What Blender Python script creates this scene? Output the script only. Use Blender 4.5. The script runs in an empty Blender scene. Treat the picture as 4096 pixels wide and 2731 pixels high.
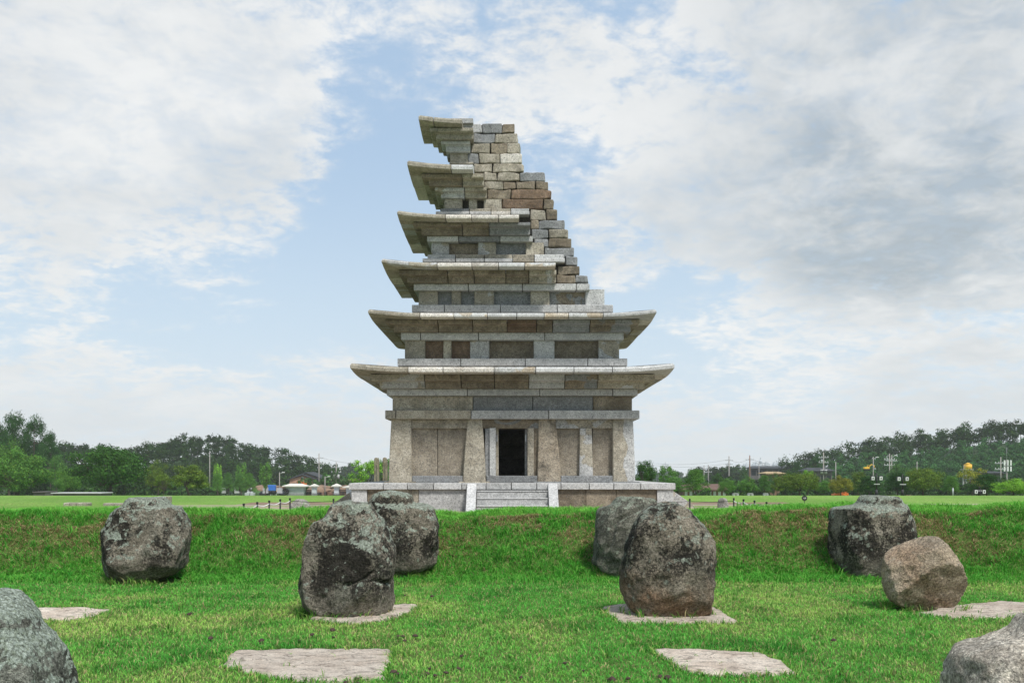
import bpy, bmesh, math, random
import numpy as np
from mathutils import Vector, noise, Matrix

# ------------------------------------------------------------------ camera, sky, sun, exposure
F = 3982.0          # focal length in photograph pixels (35 mm lens)
CX, HY = 2048.0, 1887.0
CAMZ = 1.53
R = math.radians
scene = bpy.context.scene
COL = scene.collection
cam_d = bpy.data.cameras.new('camera')
cam = bpy.data.objects.new('camera', cam_d)
COL.objects.link(cam)
cam.location = (0, 0, CAMZ)
cam.rotation_euler = (R(90), 0, 0)
cam_d.lens = 35.0
cam_d.sensor_width = 36.0
cam_d.shift_y = (HY - 1365.5) / 4096.0
cam_d.clip_start = 0.1
cam_d.clip_end = 12000
scene.camera = cam
scene.view_settings.view_transform = 'Standard'
scene.view_settings.look = 'None'
scene.view_settings.gamma = 1.0
scene.view_settings.exposure = 0.42
scene.cycles.max_bounces = 6
scene.cycles.diffuse_bounces = 3
scene.cycles.transparent_max_bounces = 6
scene.cycles.volume_bounces = 2

SUN_EL, SUN_AZ = 56.0, 150.0      # azimuth clockwise from +Y (the view direction); 148 = behind the camera, to the right

class NT:
    """small helper to write node trees"""
    def __init__(self, tree):
        self.t = tree
    def n(self, typ, ins=None, **props):
        nd = self.t.nodes.new(typ)
        for k, v in props.items():
            setattr(nd, k, v)
        for k, v in (ins or {}).items():
            s = nd.inputs[k]
            if isinstance(v, bpy.types.NodeSocket):
                self.t.links.new(v, s)
            else:
                s.default_value = v
        return nd
    def m(self, op, a, b=0.0, c=None, clamp=False):
        ins = {0: a, 1: b}
        if c is not None:
            ins[2] = c
        nd = self.n('ShaderNodeMath', ins, operation=op)
        nd.use_clamp = clamp
        return nd.outputs[0]
    def vm(self, op, a, b=(0, 0, 0)):
        nd = self.n('ShaderNodeVectorMath', {0: a, 1: b}, operation=op)
        return nd.outputs['Value'] if op in ('DOT_PRODUCT', 'LENGTH') else nd.outputs[0]
    def sc(self, v, s):
        nd = self.n('ShaderNodeVectorMath', {0: v, 'Scale': s}, operation='SCALE')
        return nd.outputs[0]
    def noise(self, vec, scale, detail=4.0, rough=0.55, dist=0.0):
        nd = self.n('ShaderNodeTexNoise', {'Vector': vec, 'Scale': scale, 'Detail': detail, 'Roughness': rough, 'Distortion': dist})
        return nd.outputs['Fac']
    def voro(self, vec, scale, feature='F1', rand=1.0):
        nd = self.n('ShaderNodeTexVoronoi', {'Vector': vec, 'Scale': scale, 'Randomness': rand}, feature=feature)
        return nd.outputs['Distance']
    def rng(self, v, a, b, c=0.0, d=1.0, smooth=True):
        nd = self.n('ShaderNodeMapRange', {'Value': v, 'From Min': a, 'From Max': b, 'To Min': c, 'To Max': d},
                    interpolation_type='SMOOTHSTEP' if smooth else 'LINEAR')
        return nd.outputs['Result']
    def mix(self, f, a, b, blend='MIX'):
        nd = self.t.nodes.new('ShaderNodeMix')
        nd.data_type = 'RGBA'
        nd.blend_type = blend
        for s, v in ((nd.inputs[0], f), (nd.inputs[6], a), (nd.inputs[7], b)):
            if isinstance(v, bpy.types.NodeSocket):
                self.t.links.new(v, s)
            elif s.type == 'RGBA' and len(v) == 3:
                s.default_value = (*v, 1)
            else:
                s.default_value = v
        return nd.outputs[2]
    def link(self, a, b):
        self.t.links.new(a, b)

CLW = 6.8          # brightness of white cloud before the 0.1 background strength
def build_world():
    w = bpy.data.worlds.new('World')
    scene.world = w
    w.use_nodes = True
    w.node_tree.nodes.clear()
    T = NT(w.node_tree)
    sky = T.n('ShaderNodeTexSky', sky_type='NISHITA', sun_disc=False, sun_elevation=R(SUN_EL), sun_rotation=R(SUN_AZ),
              altitude=50.0, air_density=1.0, dust_density=1.3, ozone_density=1.4)
    tc = T.n('ShaderNodeTexCoord')
    d = tc.outputs['Generated']
    sep = T.n('ShaderNodeSeparateXYZ', {0: d})
    x, y, z = sep.outputs
    zz = T.m('ADD', T.m('MAXIMUM', z, 0.0), 0.24)
    p = T.n('ShaderNodeCombineXYZ', {0: T.m('DIVIDE', x, zz), 1: T.m('DIVIDE', y, zz), 2: 3.7}).outputs[0]
    def blob(px, py, rad, inner=0.0):
        v = Vector((px - CX, F, HY - py)).normalized()
        dot = T.vm('DOT_PRODUCT', d, tuple(v))
        return T.rng(dot, math.cos(R(rad)), math.cos(R(inner)))
    warp = T.n('ShaderNodeTexNoise', {'Vector': p, 'Scale': 1.3, 'Detail': 3.0, 'Roughness': 0.55})
    pw = T.vm('ADD', p, T.sc(T.vm('SUBTRACT', warp.outputs['Color'], (0.5, 0.5, 0.5)), 0.7))
    big = T.noise(pw, 1.05, 6.0, 0.58, 0.2)
    mid = T.noise(pw, 3.6, 6.0, 0.60, 0.2)
    rip = T.noise(p, 12.0, 5.0, 0.62, 0.4)
    fin = T.noise(p, 34.0, 4.0, 0.62, 0.2)
    def c0(v, k):
        return T.m('MULTIPLY', T.m('SUBTRACT', v, 0.5), k)
    W = 1.7415
    def add(c, b, k):
        return T.m('MULTIPLY_ADD', b, k, c)
    cov = T.m('ADD', T.m('ADD', c0(big, 0.85), c0(mid, 1.45)), 0.43)
    for (bx, by, rad, inn, k) in (
            (300, 150, 15, 2, 0.42), (120, 330, 8, 1, 0.16), (100, 540, 5, 0, 0.10),            # the cloud bank on the left
            (2020, 130, 15, 3, 0.46), (2150, 600, 12, 2, 0.34), (2300, 350, 9, 2, 0.16),        # the grey bank on the right
            (1440, 530, 4.2, 0.6, 0.60), (1640, 480, 4.5, 0.5, 0.36), (1720, 640, 6, 1, 0.22),  # puffs beside the tower
            (1150, 100, 8, 2, 0.14), (1330, 300, 7, 2, 0.20), (1000, 30, 5, 1, -0.10), (480, 330, 8, 2, 0.30), (640, 200, 4, 0.5, 0.2), (200, 850, 9, 2, 0.22), (620, 930, 6, 1, 0.2),
            (810, 280, 5.0, 1, -0.26), (850, 560, 6, 1, -0.22), (500, 680, 8, 2, -0.28), (200, 660, 6, 1, -0.16),   # the blue gaps
            (1400, 720, 8, 2, -0.20), (1300, 430, 4, 0.5, -0.12)):
        cov = add(cov, blob(bx * W, by * W, rad, inn), k)
    cov = add(cov, T.rng(z, 0.13, 0.02), 0.34)          # hazy low cloud to the horizon
    # the edges break up into small cloudlets
    cl_amt = T.rng(cov, 0.15, 0.55)
    rough = T.m('ADD', c0(rip, 1.5), c0(fin, 0.75))
    cov2 = T.m('MULTIPLY_ADD', rough, cl_amt, cov)
    fac = T.m('MULTIPLY', T.rng(cov2, 0.26, 0.90), T.rng(T.m('ADD', rough, c0(mid, 0.8)), -0.30, 0.22, 0.74, 0.97))
    thick = T.rng(cov, 0.52, 1.05)
    tex = T.rng(T.m('ADD', T.m('ADD', T.m('MULTIPLY', mid, 0.45), T.m('MULTIPLY', big, 0.35)), T.m('MULTIPLY', rip, 0.20)), 0.34, 0.66)
    dark = T.m('ADD', blob(2200*W, 200*W, 15), T.m('MULTIPLY', blob(2250*W, 560*W, 12), 0.45), clamp=True)
    g0 = T.m('MULTIPLY', T.m('MULTIPLY', thick, T.m('SUBTRACT', 1.05, tex)), 0.38)
    g1 = T.m('MULTIPLY', T.m('MULTIPLY', dark, thick), T.m('SUBTRACT', 0.86, T.m('MULTIPLY', tex, 0.72)))
    g2 = T.m('MULTIPLY', T.rng(T.noise(T.vm('ADD', p, (5.3, 2.1, 0.0)), 1.5, 5.0, 0.55, 0.3), 0.36, 0.62), 0.26)
    grey2 = T.m('ADD', T.m('ADD', g0, g2), g1, clamp=True)
    cl = T.mix(grey2, (CLW * 1.0, CLW * 1.01, CLW * 1.01), (CLW * 0.48, CLW * 0.54, CLW * 0.59))
    blue = T.mix(0.78, sky.outputs[0], (CLW * 0.53, CLW * 0.71, CLW * 0.93))
    blue = T.mix(T.rng(z, 0.34, 0.04), blue, (CLW * 0.72, CLW * 0.86, CLW * 0.98))
    col = T.mix(fac, blue, cl)
    col = T.mix(T.m('MULTIPLY', T.rng(z, 0.15, 0.0), 0.5), col, (CLW * 0.86, CLW * 0.90, CLW * 0.93))
    bg = T.n('ShaderNodeBackground', {'Color': col, 'Strength': 0.1})
    out = T.n('ShaderNodeOutputWorld')
    T.link(bg.outputs[0], out.inputs[0])
    w.cycles.sampling_method = 'MANUAL'
    w.cycles.sample_map_resolution = 512
build_world()

sun_d = bpy.data.lights.new('sun', 'SUN')
sun_d.energy = 3.4
sun_d.angle = R(11)
sun_d.color = (1.0, 0.97, 0.93)
sun = bpy.data.objects.new('sun', sun_d)
COL.objects.link(sun)
az, el = R(SUN_AZ), R(SUN_EL)
sdir = Vector((math.sin(az) * math.cos(el), math.cos(az) * math.cos(el), math.sin(el)))
sun.rotation_euler = (-sdir).to_track_quat('-Z', 'Y').to_euler()
sun.location = (20, -20, 60)

# ------------------------------------------------------------------ helpers
rnd = random.Random(7)
def P(px, py, d):
    """point of the place seen at photograph pixel px,py if it stands d metres away"""
    return Vector(((px - CX) * d / F, d, CAMZ + (HY - py) * d / F))

def tag(o, label=None, cat=None, group=None, kind=None):
    if label: o['label'] = label
    if cat: o['category'] = cat
    if group: o['group'] = group
    if kind: o['kind'] = kind
    return o
def empty(name, loc=(0, 0, 0), label=None, cat=None, group=None, rz=0.0):
    o = bpy.data.objects.new(name, None)
    o.empty_display_size = 0.3
    COL.objects.link(o)
    o.location = loc
    o.rotation_euler = (0, 0, rz)
    return tag(o, label, cat, group)
def mesh_obj(name, me, mat=None, parent=None, smooth=False):
    o = bpy.data.objects.new(name, me)
    COL.objects.link(o)
    if mat is not None:
        me.materials.append(mat)
    if parent is not None:
        o.parent = parent
    if smooth:
        me.polygons.foreach_set('use_smooth', np.ones(len(me.polygons), dtype=bool))
    return o
def pyd(name, verts, faces, mat=None, parent=None, smooth=False):
    me = bpy.data.meshes.new(name)
    me.from_pydata([tuple(v) for v in verts], [], faces)
    me.update()
    return mesh_obj(name, me, mat, parent, smooth)
def bm_obj(name, bm, mat=None, parent=None, smooth=False):
    me = bpy.data.meshes.new(name)
    bmesh.ops.recalc_face_normals(bm, faces=bm.faces[:])
    bm.to_mesh(me)
    bm.free()
    return mesh_obj(name, me, mat, parent, smooth)
def np_mesh(name, V, T, col=None):
    """triangle mesh from arrays, optional per-vertex colour attribute"""
    me = bpy.data.meshes.new(name)
    V = np.ascontiguousarray(V, dtype=np.float32); T = np.ascontiguousarray(T, dtype=np.int32)
    k = T.shape[1]
    me.vertices.add(len(V)); me.vertices.foreach_set('co', V.ravel())
    me.loops.add(T.size); me.loops.foreach_set('vertex_index', T.ravel())
    me.polygons.add(len(T))
    me.polygons.foreach_set('loop_start', np.arange(0, T.size, k, dtype=np.int32))
    me.update(calc_edges=True)
    if col is not None:
        a = me.color_attributes.new('tint', 'FLOAT_COLOR', 'POINT')
        c4 = np.ones((len(V), 4), dtype=np.float32); c4[:, :3] = col
        a.data.foreach_set('color', c4.ravel())
    return me

def add_box(bm, x0, x1, y0, y1, z0, z1, top=None):
    """box; top=(x0,x1,y0,y1) gives a different top rectangle"""
    t = top or (x0, x1, y0, y1)
    vs = [bm.verts.new(c) for c in ((x0, y0, z0), (x1, y0, z0), (x1, y1, z0), (x0, y1, z0),
                                    (t[0], t[2], z1), (t[1], t[2], z1), (t[1], t[3], z1), (t[0], t[3], z1))]
    for f in ((0, 3, 2, 1), (4, 5, 6, 7), (0, 1, 5, 4), (1, 2, 6, 5), (2, 3, 7, 6), (3, 0, 4, 7)):
        bm.faces.new([vs[i] for i in f])
    return vs
def bevel(bm, w, seg=1):
    if w > 0:
        bmesh.ops.bevel(bm, geom=bm.edges[:] , offset=w, segments=seg, affect='EDGES', profile=0.6)
def box(name, x0, x1, y0, y1, z0, z1, mat, parent=None, bev=0.012, top=None):
    bm = bmesh.new()
    add_box(bm, x0, x1, y0, y1, z0, z1, top)
    bevel(bm, bev)
    return bm_obj(name, bm, mat, parent)
def add_tube(bm, pts, rads, n=6, cap=True):
    """tapered tube along points"""
    pts = [Vector(p) for p in pts]
    rings = []
    for i, p in enumerate(pts):
        t = (pts[min(i + 1, len(pts) - 1)] - pts[max(i - 1, 0)])
        t = t.normalized() if t.length > 1e-6 else Vector((0, 0, 1))
        u = t.cross(Vector((0, 1, 0)) if abs(t.y) < 0.9 else Vector((1, 0, 0))).normalized()
        v = t.cross(u)
        rr = rads[i] if isinstance(rads, (list, tuple)) else rads
        rings.append([bm.verts.new(p + (u * math.cos(a) + v * math.sin(a)) * rr) for a in [2 * math.pi * k / n for k in range(n)]])
    for a, b in zip(rings, rings[1:]):
        for k in range(n):
            bm.faces.new((a[k], a[(k + 1) % n], b[(k + 1) % n], b[k]))
    if cap:
        bm.faces.new(rings[0][::-1]); bm.faces.new(rings[-1])
def tube(name, pts, rads, mat, parent=None, n=6, smooth=True):
    bm = bmesh.new()
    add_tube(bm, pts, rads, n)
    return bm_obj(name, bm, mat, parent, smooth)

# lattice value noise for arrays
_rs = np.random.RandomState(5)
_L = _rs.rand(256, 256).astype(np.float32)
def vnoise(x, y):
    xi = np.floor(x).astype(int); yi = np.floor(y).astype(int)
    fx = x - xi; fy = y - yi
    fx = fx * fx * (3 - 2 * fx); fy = fy * fy * (3 - 2 * fy)
    a = _L[xi % 256, yi % 256]; b = _L[(xi + 1) % 256, yi % 256]
    c = _L[xi % 256, (yi + 1) % 256]; e = _L[(xi + 1) % 256, (yi + 1) % 256]
    return (a * (1 - fx) + b * fx) * (1 - fy) + (c * (1 - fx) + e * fx) * fy
def fbm(x, y, o=4):
    s = 0; a = 0.5; t = 0
    for i in range(o):
        s = s + a * vnoise(x * 2 ** i + 17.3 * i, y * 2 ** i + 5.1 * i); t += a; a *= 0.5
    return s / t
def sstep(a, b, x):
    t = np.clip((np.asarray(x, dtype=float) - a) / (b - a), 0, 1)
    return t * t * (3 - 2 * t)
# ------------------------------------------------------------------ materials
def new_mat(name, rough=0.85, spec=0.25):
    m = bpy.data.materials.new(name)
    m.use_nodes = True
    t = m.node_tree
    b = t.nodes['Principled BSDF']
    b.inputs['Roughness'].default_value = rough
    b.inputs['Specular IOR Level'].default_value = spec
    return m, NT(t), b
def plain(name, c, rough=0.7, var=0.18, scale=3.0, metal=0.0, spec=0.3, bump=0.0):
    m, T, b = new_mat(name, rough, spec)
    tc = T.n('ShaderNodeTexCoord').outputs['Object']
    n = T.noise(tc, scale, 5.0, 0.6)
    f = T.rng(n, 0.3, 0.7, 1 - var, 1 + var, False)
    oi = T.n('ShaderNodeObjectInfo').outputs['Random']
    f = T.m('MULTIPLY', f, T.rng(oi, 0, 1, 0.92, 1.08, False))
    T.link(T.sc((c[0], c[1], c[2]), f), b.inputs['Base Color'])
    b.inputs['Metallic'].default_value = metal
    if bump:
        bp = T.n('ShaderNodeBump', {'Height': T.noise(tc, scale * 6, 4.0, 0.6), 'Strength': bump, 'Distance': 0.03})
        T.link(bp.outputs[0], b.inputs['Normal'])
    return m
def ocoord(T, k=37.0):
    tc = T.n('ShaderNodeTexCoord').outputs['Object']
    oi = T.n('ShaderNodeObjectInfo').outputs['Random']
    off = T.n('ShaderNodeCombineXYZ', {0: T.m('MULTIPLY', oi, k), 1: T.m('MULTIPLY', oi, k * 1.7), 2: T.m('MULTIPLY', oi, k * 0.6)}).outputs[0]
    return T.vm('ADD', tc, off), oi
def stone_mat(name, c1, c2, stain=(0.05, 0.045, 0.035), stain_amt=0.5, speck=0.36, patch=None, bumpk=0.5, vary=0.14):
    m, T, b = new_mat(name, 0.9, 0.2)
    v, oi = ocoord(T)
    mott = T.rng(T.noise(v, 1.7, 6.0, 0.62, 0.4), 0.32, 0.68)
    c = T.mix(mott, c1, c2)
    if patch:
        pf = T.rng(T.noise(v, 0.75, 3.0, 0.5, 0.8), 0.47, 0.50)
        fine = T.rng(T.noise(v, 2.4, 6.0, 0.65, 0.4), 0.3, 0.7)
        c = T.mix(pf, c, T.mix(fine, patch[0], patch[1]))
    st = T.m('MULTIPLY', T.rng(T.noise(T.vm('MULTIPLY', v, (1.0, 1.0, 0.75)), 1.15, 7.0, 0.68, 0.6), 0.50, 0.72), stain_amt)
    c = T.mix(st, c, stain)
    # granite grains, two sizes
    g1 = T.rng(T.noise(v, 22.0, 3.0, 0.7), 0.30, 0.70, 1 - speck, 1 + speck, False)
    g2 = T.rng(T.noise(v, 75.0, 2.0, 0.6), 0.30, 0.70, 1 - speck, 1 + speck, False)
    g3 = T.rng(T.noise(v, 8.0, 4.0, 0.7), 0.30, 0.70, 1 - speck * 0.6, 1 + speck * 0.6, False)
    k = T.m('MULTIPLY', T.m('MULTIPLY', T.m('MULTIPLY', g1, g3), g2), T.rng(oi, 0, 1, 1 - vary, 1 + vary, False))
    fl = T.m('MULTIPLY', T.rng(T.noise(v, 19.0, 2.0, 0.5), 0.56, 0.66), speck * 1.5)
    c = T.mix(fl, c, (0.07, 0.07, 0.07))
    T.link(T.sc(c, T.m('MULTIPLY', k, 1.08)), b.inputs['Base Color'])
    h = T.m('ADD', T.noise(v, 26.0, 5.0, 0.65), T.m('MULTIPLY', T.noise(v, 5.0, 4.0, 0.6), 2.0))
    bp = T.n('ShaderNodeBump', {'Height': h, 'Strength': bumpk, 'Distance': 0.03})
    T.link(bp.outputs[0], b.inputs['Normal'])
    return m
GREY1, GREY2 = (0.31, 0.31, 0.30), (0.39, 0.385, 0.37)
DGR1, DGR2 = (0.17, 0.175, 0.175), (0.22, 0.22, 0.215)
BEI1, BEI2 = (0.235, 0.208, 0.160), (0.335, 0.305, 0.245)
BRO1, BRO2 = (0.130, 0.105, 0.074), (0.225, 0.190, 0.140)
CRE1, CRE2 = (0.42, 0.385, 0.33), (0.50, 0.475, 0.43)
RUS1, RUS2 = (0.105, 0.068, 0.045), (0.185, 0.130, 0.088)
MS = {
 'G': stone_mat('granite_new_grey', GREY1, GREY2, stain_amt=0.10, speck=0.32, bumpk=0.3, vary=0.10),
 'L': stone_mat('granite_pale', (0.37, 0.37, 0.36), (0.44, 0.435, 0.42), stain_amt=0.08, speck=0.28, bumpk=0.25, vary=0.08),
 'D': stone_mat('granite_dark_grey', DGR1, DGR2, stain_amt=0.25, speck=0.35, bumpk=0.35),
 'B': stone_mat('stone_old_beige', BEI1, BEI2, stain_amt=0.55, bumpk=0.6),
 'N': stone_mat('stone_old_brown', BRO1, BRO2, stain_amt=0.6, bumpk=0.6),  # dark tone holds both staining and the shade under the corbels
 'C': stone_mat('stone_cream', CRE1, CRE2, stain=(0.16, 0.13, 0.10), stain_amt=0.45, bumpk=0.6),
 'R': stone_mat('stone_rusty', RUS1, RUS2, stain_amt=0.6, bumpk=0.7),
 'M': stone_mat('stone_repaired', GREY1, GREY2, stain_amt=0.35, patch=(BEI1, BEI2), bumpk=0.5),
 'X': stone_mat('stone_repaired_brown', DGR1, DGR2, stain_amt=0.45, patch=(BRO1, BRO2), bumpk=0.5),
 'Y': stone_mat('stone_repaired_cream', (0.42, 0.42, 0.40), (0.49, 0.485, 0.47), stain=(0.2, 0.16, 0.11), stain_amt=0.35, patch=(CRE1, (0.36, 0.30, 0.22)), bumpk=0.5),
 'S': stone_mat('stone_stained_column', (0.25, 0.205, 0.15), (0.33, 0.285, 0.22), stain=(0.03, 0.027, 0.022), stain_amt=0.95, bumpk=0.7),
 'P': stone_mat('stone_panel_shaded', (0.175, 0.148, 0.112), (0.26, 0.228, 0.178), stain_amt=0.45, bumpk=0.5),  # darker brown that paints recess shade into the first-storey panels
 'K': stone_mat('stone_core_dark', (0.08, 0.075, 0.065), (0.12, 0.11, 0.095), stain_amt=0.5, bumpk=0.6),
}

def boulder_mat(name, base1, base2, black=0.8, lichen=0.5, rust=0.0, rust_z=0.5, pale=(0.33, 0.36, 0.30), bloom=0.55):
    m, T, b = new_mat(name, 0.95, 0.15)
    tc = T.n('ShaderNodeTexCoord').outputs['Object']
    geo = T.n('ShaderNodeNewGeometry')
    oi = T.n('ShaderNodeObjectInfo').outputs['Random']
    off = T.n('ShaderNodeCombineXYZ', {0: T.m('MULTIPLY', oi, 31.0), 1: T.m('MULTIPLY', oi, 17.0), 2: 0.0}).outputs[0]
    v = T.vm('ADD', tc, off)
    z = T.n('ShaderNodeSeparateXYZ', {0: tc}).outputs[2]
    nz = T.n('ShaderNodeSeparateXYZ', {0: geo.outputs['Normal']}).outputs[2]
    c = T.mix(T.rng(T.noise(v, 4.0, 7.0, 0.65, 0.3), 0.33, 0.67), base1, base2)
    if rust:
        rf = T.m('MULTIPLY', T.rng(T.noise(v, 2.2, 5.0, 0.6, 0.4), 0.36, 0.62), T.rng(z, rust_z + 0.25, rust_z - 0.15))
        c = T.mix(T.m('MULTIPLY', rf, rust), c, (0.27, 0.165, 0.095))
    # grey-green bloom, black weathering crust in vertical runs, pale lichen rosettes
    gg = T.rng(T.noise(v, 3.1, 6.0, 0.6), 0.48, 0.66)
    c = T.mix(T.m('MULTIPLY', gg, bloom), c, (0.085, 0.095, 0.075))
    run = T.noise(T.vm('MULTIPLY', v, (2.5, 2.5, 1.5)), 1.6, 8.0, 0.72, 0.6)
    fine = T.noise(v, 34.0, 3.0, 0.7)
    big = T.noise(T.vm('MULTIPLY', v, (1.0, 1.0, 0.6)), 1.9, 3.0, 0.5, 0.5)
    bl = T.rng(T.m('ADD', T.m('ADD', T.m('MULTIPLY', run, 0.7), T.m('MULTIPLY', big, 0.45)), T.m('MULTIPLY', T.m('SUBTRACT', fine, 0.5), 0.45)), 0.505, 0.625)
    bl = T.m('MULTIPLY', bl, T.rng(z, 0.08, 0.42, 0.35, 1.0))
    if rust:
        bl = T.m('MULTIPLY', bl, T.rng(z, rust_z - 0.12, rust_z + 0.18, 0.25, 1.0))
    c = T.mix(T.m('MULTIPLY', bl, black), c, (0.018, 0.016, 0.013))
    up = T.rng(nz, -0.1, 0.75)
    ln = T.noise(v, 8.5, 7.0, 0.68, 0.5)
    thr = T.m('SUBTRACT', 0.66, T.m('MULTIPLY', up, 0.19 * lichen * 2))
    li = T.rng(T.m('SUBTRACT', T.m('ADD', ln, T.m('MULTIPLY', T.m('SUBTRACT', fine, 0.5), 0.25)), thr), 0.0, 0.035)
    spots = T.m('MULTIPLY', T.rng(T.voro(T.vm('ADD', v, T.sc(T.n('ShaderNodeTexNoise', {'Vector': v, 'Scale': 14.0}).outputs['Color'], 0.08)), 8.0), 0.27, 0.20), T.rng(T.noise(v, 2.8, 3.0, 0.5), 0.50, 0.58))
    li = T.m('MAXIMUM', li, T.m('MULTIPLY', spots, min(1.0, 0.35 + lichen)))
    lc = T.mix(T.rng(T.noise(v, 40.0, 3.0, 0.6), 0.35, 0.65), pale, (0.19, 0.22, 0.165))
    c = T.mix(T.m('MULTIPLY', li, 0.9 * min(1.0, lichen * 1.6)), c, lc)
    g1 = T.rng(T.noise(v, 42.0, 4.0, 0.8), 0.30, 0.70, 0.12, 1.72, False)
    g2 = T.rng(T.noise(v, 150.0, 2.0, 0.7), 0.28, 0.72, 0.65, 1.35, False)
    T.link(T.sc(c, T.m('MULTIPLY', g1, g2)), b.inputs['Base Color'])
    h = T.m('ADD', T.m('MULTIPLY', T.noise(v, 11.0, 6.0, 0.7), 2.2), T.noise(v, 70.0, 4.0, 0.7))
    bp = T.n('ShaderNodeBump', {'Height': h, 'Strength': 0.9, 'Distance': 0.025})
    T.link(bp.outputs[0], b.inputs['Normal'])
    return m
BM = {
 'dark': boulder_mat('boulder_dark_granite', (0.165, 0.142, 0.108), (0.31, 0.275, 0.215), 0.93, 0.66),
 'mid': boulder_mat('boulder_mottled_granite', (0.165, 0.142, 0.11), (0.315, 0.28, 0.22), 0.92, 0.60),
 'pale': boulder_mat('boulder_pale_lichen', (0.15, 0.145, 0.115), (0.235, 0.225, 0.18), 0.5, 0.48, pale=(0.30, 0.33, 0.26)),
 'ochre': boulder_mat('boulder_streaked_ochre_foot', (0.17, 0.145, 0.108), (0.27, 0.235, 0.18), 0.93, 0.46, rust=0.75, rust_z=0.42, bloom=0.4),
 'rust': boulder_mat('boulder_broken_brown', (0.36, 0.285, 0.20), (0.50, 0.41, 0.30), 0.45, 0.22, rust=0.6, rust_z=0.7, pale=(0.42, 0.41, 0.36), bloom=0.2),
 'lich': boulder_mat('boulder_lichen_crust', (0.15, 0.155, 0.13), (0.24, 0.24, 0.20), 0.7, 0.95, pale=(0.36, 0.41, 0.35)),
 'sand': boulder_mat('boulder_sandy', (0.56, 0.49, 0.39), (0.72, 0.655, 0.55), 0.45, 0.10, pale=(0.52, 0.50, 0.44), bloom=0.15),
 'far': boulder_mat('boulder_far_grey', (0.30, 0.28, 0.25), (0.40, 0.38, 0.34), 0.15, 0.2),
}
def slab_mat():
    m, T, b = new_mat('weathered_ground_slab', 0.95, 0.15)
    v, oi = ocoord(T)
    c = T.mix(T.rng(T.noise(v, 3.0, 6.0, 0.62, 0.3), 0.3, 0.7), (0.60, 0.49, 0.39), (0.78, 0.68, 0.565))
    fl = T.noise(T.vm('MULTIPLY', v, (2.2, 4.0, 3.0)), 2.4, 9.0, 0.74, 1.6)
    c = T.mix(T.m('MULTIPLY', T.rng(fl, 0.525, 0.59), 0.62), c, (0.15, 0.115, 0.09))
    g = T.rng(T.noise(v, 70.0, 3.0, 0.7), 0.3, 0.7, 0.72, 1.25, False)
    T.link(T.sc(c, T.m('MULTIPLY', g, T.rng(oi, 0, 1, 0.85, 1.1, False))), b.inputs['Base Color'])
    bp = T.n('ShaderNodeBump', {'Height': T.m('ADD', T.m('MULTIPLY', fl, 3.0), T.noise(v, 60.0, 4.0, 0.7)), 'Strength': 0.9, 'Distance': 0.025})
    T.link(bp.outputs[0], b.inputs['Normal'])
    return m
M_SLAB = slab_mat()

def tint_mat(name, trans=0.3, rough=0.75, gain=1.0, mult=(1, 1, 1)):
    """leaf or blade: colour from the per-leaf tint attribute, a bit of light through it"""
    m = bpy.data.materials.new(name)
    m.use_nodes = True
    t = m.node_tree
    t.nodes.clear()
    T = NT(t)
    a = T.n('ShaderNodeAttribute', attribute_name='tint').outputs['Color']
    oi = T.n('ShaderNodeObjectInfo').outputs['Random']
    c = T.mix(1.0, a, (*[x * gain for x in mult], 1), 'MULTIPLY')
    c = T.sc(c, T.rng(oi, 0, 1, 0.9, 1.1, False))
    d = T.n('ShaderNodeBsdfPrincipled', {'Base Color': c, 'Roughness': rough, 'Specular IOR Level': 0.10})
    tr = T.n('ShaderNodeBsdfTranslucent', {'Color': c})
    mx = T.n('ShaderNodeMixShader', {0: trans, 1: d.outputs[0], 2: tr.outputs[0]})
    o = T.n('ShaderNodeOutputMaterial')
    T.link(mx.outputs[0], o.inputs[0])
    return m
M_GRASS = tint_mat('grass_blades', 0.35, 0.6)
LGAIN = 1.22
LEAF = {
 'green': tint_mat('leaves_green', 0.25, 0.7, LGAIN * 1.0, (0.85, 1.0, 0.75)),
 'dark': tint_mat('leaves_dark_green', 0.2, 0.7, LGAIN * 0.58, (0.72, 1.0, 0.68)),
 'pine': tint_mat('needles_dark', 0.1, 0.7, LGAIN * 0.36, (0.62, 1.0, 0.85)),
 'light': tint_mat('leaves_light_green', 0.3, 0.7, LGAIN * 1.15, (0.95, 1.05, 0.8)),
 'lime': tint_mat('leaves_lime', 0.3, 0.7, LGAIN * 1.7, (1.15, 1.15, 0.55)),
 'olive': tint_mat('leaves_olive', 0.25, 0.7, LGAIN * 0.9, (1.25, 1.0, 0.62)),
 'orange': tint_mat('leaves_turning_orange', 0.25, 0.7, LGAIN * 1.15, (1.95, 1.02, 0.55)),
 'blue': tint_mat('leaves_grey_green', 0.2, 0.7, LGAIN * 0.85, (0.85, 1.0, 0.95)),
 'forest': tint_mat('forest_leaves', 0.2, 0.75, LGAIN * 0.40, (0.80, 1.0, 0.86)),
}
M_BARK = plain('bark', (0.07, 0.055, 0.042), 0.9, 0.3, 6.0, bump=0.4)

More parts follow.
